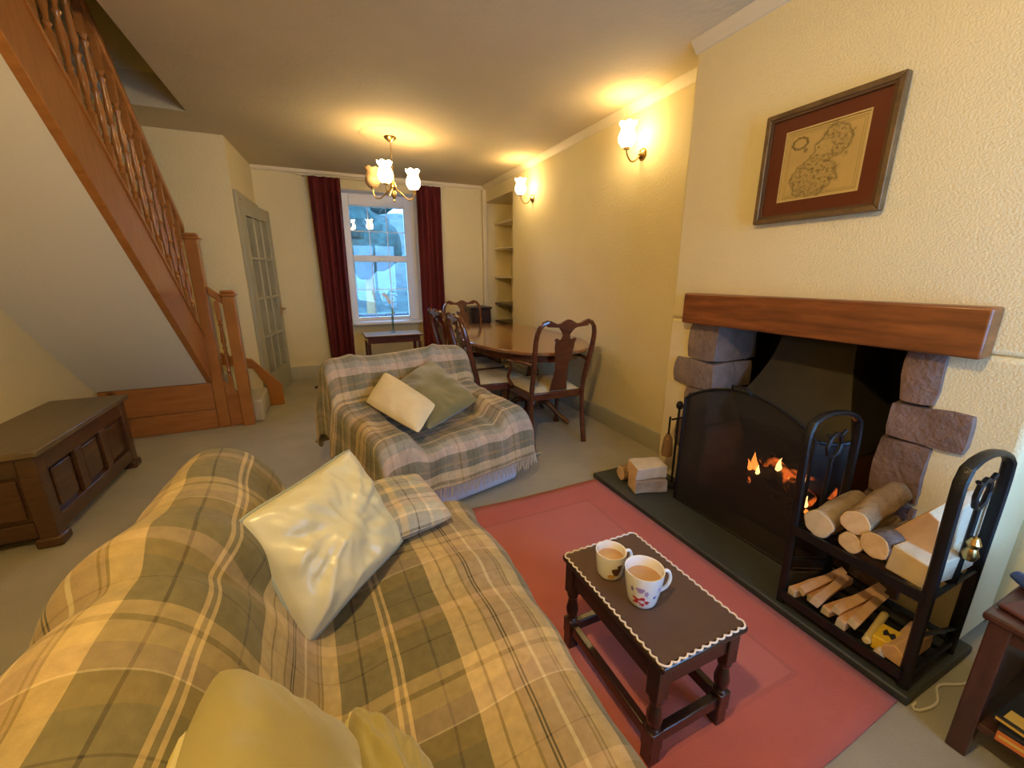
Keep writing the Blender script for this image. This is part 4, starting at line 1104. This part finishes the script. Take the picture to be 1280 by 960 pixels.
MB().lathe([(0, -.075), (.018, -.07), (.026, -.03), (.026, .03), (.018, .07), (0, .075)], (0, 0, .02), M=Matrix.Rotation(radians(90), 4, 'Y') @ Matrix.Diagonal((.75, 1, 1, 1)), seg=16).build('case', 'blue_plastic', GL)
WL = tag(empty('wallet', (1.575, .225, .452), radians(-15)), 'dark red leather wallet on top of the corner table', 'wallet')
MB().box(-.05, .05, -.04, .04, 0, .014).build('leather', 'leather_red', WL, bevel=.006, seg=3)
MB().box(-.0505, .0505, -.0405, .0405, .0055, .0075).build('seam', 'ink_black', WL)
at, _ = resample([(1.95, .33, .01), (1.80, .325, .005), (1.70, .36, .005), (1.62, .335, .005), (1.545, .345, .005), (1.53, .36, .005), (1.56, .362, .006)], 80)
tag(MB().tube([at(k / 40) for k in range(41)], .004, 6).build('cable', 'cable_white', origin=(1.6, .34, .005)), 'thin white cable looping over the carpet beside the hearth corner', 'cable')
SHO = tag(empty('slipper', (-.09, 5.24, 0), radians(60)), 'small black slipper on the carpet near the left curtain', 'slipper')
b = MB(); b.grid(10, 12, lambda u, v: ((.035 + .012 * sin(pi * v)) * cos(pi * u), -.11 + .22 * v, .002 + (.03 + .028 * v * (1 - v) * 4 * (1 if v > .4 else .55)) * sin(pi * u) * (sin(pi * min(max(v, .02), .98)) ** .5)))
b.build('upper', 'ink_black', SHO, thick=.004)
MB().prism([(.04 * cos(t) * (1 + .12 * sin(t)), .115 * sin(t)) for t in [2 * pi * i / 20 for i in range(20)]], 'z', 0, .010).build('sole', 'ink_black', SHO)
# ================================================================ SOFT FURNITURE
def smoothstep(a, b_, x):
    t = min(1, max(0, (x - a) / (b_ - a))); return t * t * (3 - 2 * t)
SF = tag(empty('sofa', (0, .55, 0)), 'low two seat sofa hidden under the green tartan throw', 'sofa')
MB().box(-.43, .41, -.88, .84, .05, .27).build('base', 'upholstery', SF, bevel=.03, seg=3)
b = MB(); b.prism([(-.44, .25), (-.18, .25), (-.25, .68), (-.30, .72), (-.37, .71), (-.435, .62)], 'y', -.88, .84); b.build('backrest', 'upholstery', SF, bevel=.03, seg=3)
for k in (0, 1): MB().box(-.13, .40, -.86 + k * .85, -.02 + k * .85, .27, .40).build('seat_cushion', 'upholstery', SF, bevel=.035, seg=3)
for sx in (-.38, .36):
    for sy in (-.83, .79): MB().lathe([(.022, 0), (.026, .05)], (sx, sy, 0), seg=12).build('foot', 'oak_dark', SF)
PRO = [(-.555, .03, 0), (-.545, .20, 0), (-.525, .42, 0), (-.495, .62, 0), (-.445, .745, 0), (-.36, .805, 0), (-.27, .785, 0), (-.205, .70, 0), (-.165, .57, 0), (-.115, .465, 0), (-.05, .428, 0),
       (.08, .442, 0), (.22, .450, 0), (.35, .452, 0), (.43, .430, 0), (.470, .36, 0), (.480, .22, 0), (.49, .05, 0)]
pat, PL = resample(PRO, 400)
YN, YF, DROP = -.42, 1.385, .42
def sofa_throw(u, v):
    s_ = YN + (YF - YN + DROP) * u
    p = pat(v); x, z = p.x, p.y
    d = pat(min(1, v + .01)) - pat(max(0, v - .01)); nx, nz = -d.y, d.x; ln = sqrt(nx * nx + nz * nz) or 1; nx /= ln; nz /= ln
    over = max(0, s_ - YF)
    y = min(s_, YF)
    # rounded far end: shoulders sag before the drop
    sag = smoothstep(YF - .16, YF, y)
    hgt = z - .03
    z2 = z - sag * .008 * min(1, hgt / .3)
    if over > 0:
        r = .05; th = min(over / r, pi / 2)
        y = YF + r * sin(th); dz = r * (1 - cos(th)) + max(0, over - r * pi / 2)
        z2 = max(.012, z2 - dz * min(1.0, hgt / .36 + .05))
        y += .02 * sin(v * 30) * smoothstep(0, .3, over)
    # folds and rumples of the cloth
    w = .013 * noise.noise(Vector((s_ * 4.2, v * 6, 1.0))) + .007 * noise.noise(Vector((s_ * 9 + v * 8, v * 12, 4.0)))
    seat = smoothstep(.60, .66, v) * (1 - smoothstep(.86, .92, v))
    w += seat * (.012 * noise.noise(Vector((s_ * 3.0 + v * 3, v * 7, 9.0))) + .010 * max(0, sin(s_ * 10 + v * 14 + 1.5 * noise.noise(Vector((s_ * 2, v * 3, 2))))) ** 3)
    back = smoothstep(.20, .27, v) * (1 - smoothstep(.46, .55, v))
    w += back * .017 * max(0, sin(s_ * 5.5 - v * 9 + 2.0 * noise.noise(Vector((s_ * 2.2, v * 3, 7))))) ** 2
    # one long fold dipping across the back towards the seat
    f = (s_ - .80) - (v - .38) * .9
    w += back * (-.020 * math.exp(-(f / .045) ** 2) + .016 * math.exp(-((f - .09) / .06) ** 2))
    skirt = smoothstep(.88, .96, v) + (1 - smoothstep(.06, .2, v))
    w += .016 * skirt * sin(s_ * 22 + 2 * noise.noise(Vector((s_ * 3, 0, 5))))
    return (x + nx * w, y, max(.008, z2 + nz * w))
b = MB(); b.grid(190, 170, sofa_throw, lambda u, v: ((YF - YN + DROP) * u + .07, PL * v + .02 * sin(u * 9)))
tag(b.build('sofa_throw', 'tartan_green', origin=(0, .5, .4), smooth=180, thick=.005), 'olive and cream tartan throw draped over the whole sofa', 'throw')

# armchair and its throw
AC = tag(empty('armchair', (.54, 2.47, 0), radians(15)), 'upholstered armchair with a pale lilac base under a tartan throw', 'armchair')
MB().box(-.42, .42, -.40, .42, .012, .30).build('base', 'lilac_cover', AC, bevel=.03, seg=3)
b = MB(); b.prism([(.26, .28), (.28, .55), (.32, .70), (.38, .725), (.43, .68), (.44, .28)], 'x', -.38, .38); b.build('backrest', 'lilac_cover', AC, bevel=.04, seg=3)
MB().box(-.30, .30, -.41, .20, .30, .395).build('seat_cushion', 'lilac_cover', AC, bevel=.04, seg=3)
for sx in (-1, 1): MB().box(sx * .42 - (.12 if sx > 0 else 0), sx * .42 + (.12 if sx < 0 else 0), -.38, .30, .28, .50).build('arm', 'lilac_cover', AC, bevel=.05, seg=4)
APRO = [(.545, .20, 0), (.53, .45, 0), (.50, .66, 0), (.45, .765, 0), (.38, .795, 0), (.31, .775, 0), (.255, .68, 0), (.21, .55, 0), (.165, .45, 0), (.08, .415, 0), (-.10, .412, 0), (-.30, .415, 0), (-.41, .405, 0), (-.465, .36, 0), (-.48, .27, 0), (-.49, .185, 0)]
apat, APL = resample(APRO, 400)
HWD = .445; UL = .95
def ac_throw(u, v):
    s_ = (2 * u - 1) * UL
    p = apat(v); y, z = p.x, p.y
    front = smoothstep(.50, .58, v)            # 0 on the back, 1 on the seat
    lip = smoothstep(.84, .93, v)
    hw = HWD - .015 * front
    top = 1 - abs(0)
    ax = abs(s_); sg = 1 if s_ >= 0 else -1
    arm = .115 * smoothstep(.24, .33, ax) * front * (1 - lip * .85) * (1 - .25 * smoothstep(.60, .85, v))
    if sg < 0: arm *= .95
    x = s_; zz = z + arm
    if ax > hw:
        o = ax - hw; r = .06; th = min(o / r, pi / 2)
        x = sg * (hw + r * sin(th)); dz = r * (1 - cos(th)) + max(0, o - r * pi / 2)
        zz = z + arm - dz
        hem = .22 if sg < 0 else .24
        if front > .3 and sg > 0: hem = .20
        lo = hem + .02 * sin(v * 25)
        if zz < lo:
            zz = lo - .002 * (lo - zz)
        x += sg * .03 * smoothstep(.05, .4, o) * (1 + .6 * sin(v * 26 + 1))
        y -= 0
    w = .012 * noise.noise(Vector((s_ * 4, v * 7, 2.0))) + .008 * noise.noise(Vector((s_ * 8 + v * 5, v * 13, 6.0)))
    w += .016 * max(0, sin(s_ * 9 + v * 16 + 2 * noise.noise(Vector((s_ * 2, v * 3, 11))))) ** 3 * (.5 + .5 * front)
    # diagonal folds running from the top corners down the back
    if v < .55:
        f = s_ - .30 + (v - .30) * .9; w += .016 * math.exp(-(f / .03) ** 2)
        f = s_ + .36 - (v - .30) * .6; w += .014 * math.exp(-(f / .03) ** 2)
    d = apat(min(1, v + .01)) - apat(max(0, v - .01)); ny, nz = d.y, -d.x; ln = sqrt(ny * ny + nz * nz) or 1
    ny, nz = ny / ln, nz / ln
    y -= .07 * lip * 0
    hemz = -.06 * lip * (.5 + .5 * s_ / UL) * 0
    return (x, y - ny * w * (1 if ax < hw else .6), max(.02, zz + abs(nz) * w))
b = MB(); b.grid(170, 150, ac_throw, lambda u, v: (UL * 2 * u + .1, APL * v + .03))
t_ = b.build('armchair_throw', 'tartan_heather', smooth=180, thick=.005)
t_.location = AC.location; t_.rotation_euler.z = radians(15)
tag(t_, 'fringed grey and tan tartan throw draped over the armchair', 'throw')
# fringe on the front hem: knotted wool tassels
b = MB(); rnd = random.Random(4)
for i in range(84):
    s_ = -.60 + 1.13 * i / 83
    u = (s_ / UL + 1) / 2
    p = Vector(ac_throw(u, 1.0))
    q = [p + Vector((0, 0, .004)), p + Vector((rnd.uniform(-.004, .004), -.004, -.025)), p + Vector((rnd.uniform(-.012, .012), -.006, -.055 - rnd.uniform(0, .02)))]
    b.tube(q, [.0042, .0036, .0022], 5)
f_ = b.build('fringe', 'fringe_wool', t_); f_['kind'] = 'stuff'

# cushions: four corners in the room, plump between them
def cushion(name, cs, T_, m, label, pipe=None, pinch=.06, n=26, sd=1.0, uvs=None, group=None, wr=.5, rid=0, rnd=.05):
    c00, c10, c11, c01 = [Vector(c) for c in cs]
    og = (c00 + c10 + c11 + c01) / 4
    N_ = ((c10 - c00).cross(c01 - c00) + (c11 - c01).cross(c11 - c10)).normalized()
    R_ = tag(empty(name, og), label, 'cushion', group)
    def mid(s_, t):
        # pull the middles of the seams inwards
        rc = 1 - rnd * (s_ * s_ * t * t) ** 2; s_ *= rc; t *= rc
        ps = s_ * (1 - pinch * (1 - t * t)); pt = t * (1 - pinch * (1 - s_ * s_)); 
        a = (ps + 1) / 2; c = (pt + 1) / 2
        return (c00 * (1 - a) * (1 - c) + c10 * a * (1 - c) + c11 * a * c + c01 * (1 - a) * c) - og
    b = MB()
    for sgn in (1, -1):
        def fn(u, v):
            s_, t = 2 * u - 1, 2 * v - 1
            h = (max(0, (1 - s_ ** 2)) * max(0, (1 - t ** 2))) ** .42
            rad = math.atan2(t, s_)
            edge = 1 - max(abs(s_), abs(t))
            w = wr * (.018 * noise.noise(Vector((s_ * 2.2, t * 2.2, sd))) + .010 * noise.noise(Vector((rad * 4, edge * 2, sd + 5))) * (1 - edge)) * min(1, edge * 6)
            w += wr * .006 * sin(rad * 14 + 6 * edge + sd) * max(0, edge * (1 - edge) * 3) * (1 - edge)
            if rid: # silk creases fanning out from the lower corner and along the seams
                q = math.atan2(t + 1.15, s_ + 1.15); rr_ = sqrt((s_ + 1.15) ** 2 + (t + 1.15) ** 2)
                w += rid * .010 * (1 - abs(sin(q * 6.5 + 1.2 * noise.noise(Vector((s_ * 2, t * 2, sd + 9))) + rr_))) * math.exp(-((rr_ - .9) / .7) ** 2) * min(1, edge * 5)
                w += rid * .005 * noise.noise(Vector((s_ * 9 + t * 4, t * 3.2, sd + 2))) * min(1, edge * 5)
            return mid(s_, t) + N_ * sgn * (T_ / 2 * h + w)
        b.grid(n, n, fn, (lambda u, v: (u * uvs + .05, v * uvs + .03)) if uvs else None)
        if sgn == -1:
            k = (n + 1) ** 2
            for j in range(len(b.f) - n * n, len(b.f)): b.f[j] = b.f[j][::-1]
    b.build('cover', m, R_, smooth=120)
    if pipe:
        pts = []
        for k in range(4):
            for i in range(16):
                t = -1 + 2 * i / 16
                s_, tt = [(t, -1), (1, t), (-t, 1), (-1, -t)][k]
                pts.append(mid(s_, tt))
        MB().tube(pts + pts[:1], .0055, 6).build('piping', pipe, R_)
    return R_
cushion('cushion', [(-.125, .885, .455), (.155, 1.14, .50), (.03, 1.33, .765), (-.235, 1.00, .765)], .16, 'satin_sage', 'large pale sage satin cushion propped on its corner against the sofa back', 'piping_sage', sd=2.0, wr=1.1, rid=1.3, n=56, group='piped sofa cushions')
cushion('cushion', [(-.055, .64, .465), (.005, .25, .48), (-.215, .28, .79), (-.238, .675, .705)], .17, 'satin_olive', 'plump olive gold cushion leaning on the near end of the sofa back', 'piping_olive', sd=5.0, wr=.5, rnd=.14, group='piped sofa cushions')
cushion('cushion', [(-.05, .70, .500), (.09, .54, .475), (.08, .20, .49), (-.03, .26, .54)], .13, 'satin_olive', 'olive satin cushion lying on the sofa seat below the plump olive one', 'piping_olive', sd=8.0, wr=.5, rid=.8, rnd=.17, n=40, group='piped sofa cushions')
cushion('cushion', [(-.03, 1.12, .505), (.345, 1.225, .485), (.28, 1.52, .53), (-.06, 1.44, .55)], .11, 'tartan_cushion', 'pale green and cream checked cushion lying at the far end of the sofa', None, sd=3.0, uvs=.38, pinch=.02, wr=.5)
cushion('cushion', [(.165, 2.47, .575), (.385, 2.00, .505), (.545, 2.24, .575), (.315, 2.64, .715)], .11, 'cushion_cream', 'small cream rectangular cushion lying tilted on the armchair seat', None, sd=4.0, wr=.4, pinch=.03)
cushion('cushion', [(.25, 2.52, .60), (.46, 2.10, .475), (.835, 2.31, .545), (.65, 2.75, .745)], .14, 'cushion_olive', 'olive green velvet cushion behind the cream one on the armchair', None, sd=6.0, wr=1.0, pinch=.05)

# ================================================================ OUTSIDE THE FAR WINDOW
tag(MB().box(-14, 16, 6.2, 30, -.32, -.30).build('lawn', 'grass_green', origin=(0, 12, -.3), smooth=0), 'green lawn outside the far window', 'lawn')
tag(MB().box(-14, 16, 11.0, 13.0, -.299, -.285).build('road', 'road_grey', origin=(0, 11.5, -.3), smooth=0), 'pale grey road beyond the lawn', 'road')
b = MB()
for i in range(20): b.box(-6 + i * .71, -6 + i * .71 + .68, 13.6, 13.9, -.2995, .12 + .06 * random.random())
tag(b.build('garden_wall', 'garden_stone', origin=(0, 13.7, -.3), bevel=.02), 'grey stone garden wall across the road', 'wall')
b = MB(); b.grid(40, 24, lambda u, v: (-22 + 46 * u, 19.5 + 26 * v, -.31 + 7.8 * v ** .9 + .5 * v * noise.noise(Vector((u * 14, v * 9, 2)))))
tag(b.build('hillside', 'hill_green', origin=(0, 26, -.3), smooth=80), 'wooded hillside rising behind the garden wall outside', 'hill')
def tree(x, y, h, r, sd, label):
    R_ = tag(empty('tree', (x, y, -.3)), label, 'tree', 'trees outside the far window')
    MB().tube([(0, 0, 0), (.05, 0, h * .4), (0, .1, h * .7)], [.16, .12, .07], 8).build('trunk', 'bark_brown', R_)
    bm = bmesh.new()
    for k in range(7):
        rr = random.Random(sd * 10 + k); c = Vector((rr.uniform(-r, r) * .6, rr.uniform(-r, r) * .4, h * (.45 + .5 * rr.random())))
        g = bmesh.ops.create_icosphere(bm, subdivisions=3, radius=r * rr.uniform(.45, .7))
        for v in g['verts']:
            v.co = v.co * (1 + .30 * noise.noise(v.co * 2.1 + Vector((sd, k, 0))) + .22 * noise.noise(v.co * 6 + Vector((k, sd, 0)))) + c
    me = bpy.data.meshes.new('crown'); bm.to_mesh(me); bm.free(); me.materials.append(MATS['tree_green']); me.shade_smooth()
    o = bpy.data.objects.new('crown', me); COL.objects.link(o); o.parent = R_
tree(-1.9, 16.6, 5.4, 1.75, 1, 'green tree filling the left of the far window view')
tree(5.3, 16.4, 4.8, 1.75, 2, 'green tree at the right of the far window view')
tree(1.7, 17.0, 5.9, 1.8, 3, 'green tree in the middle of the far window view')
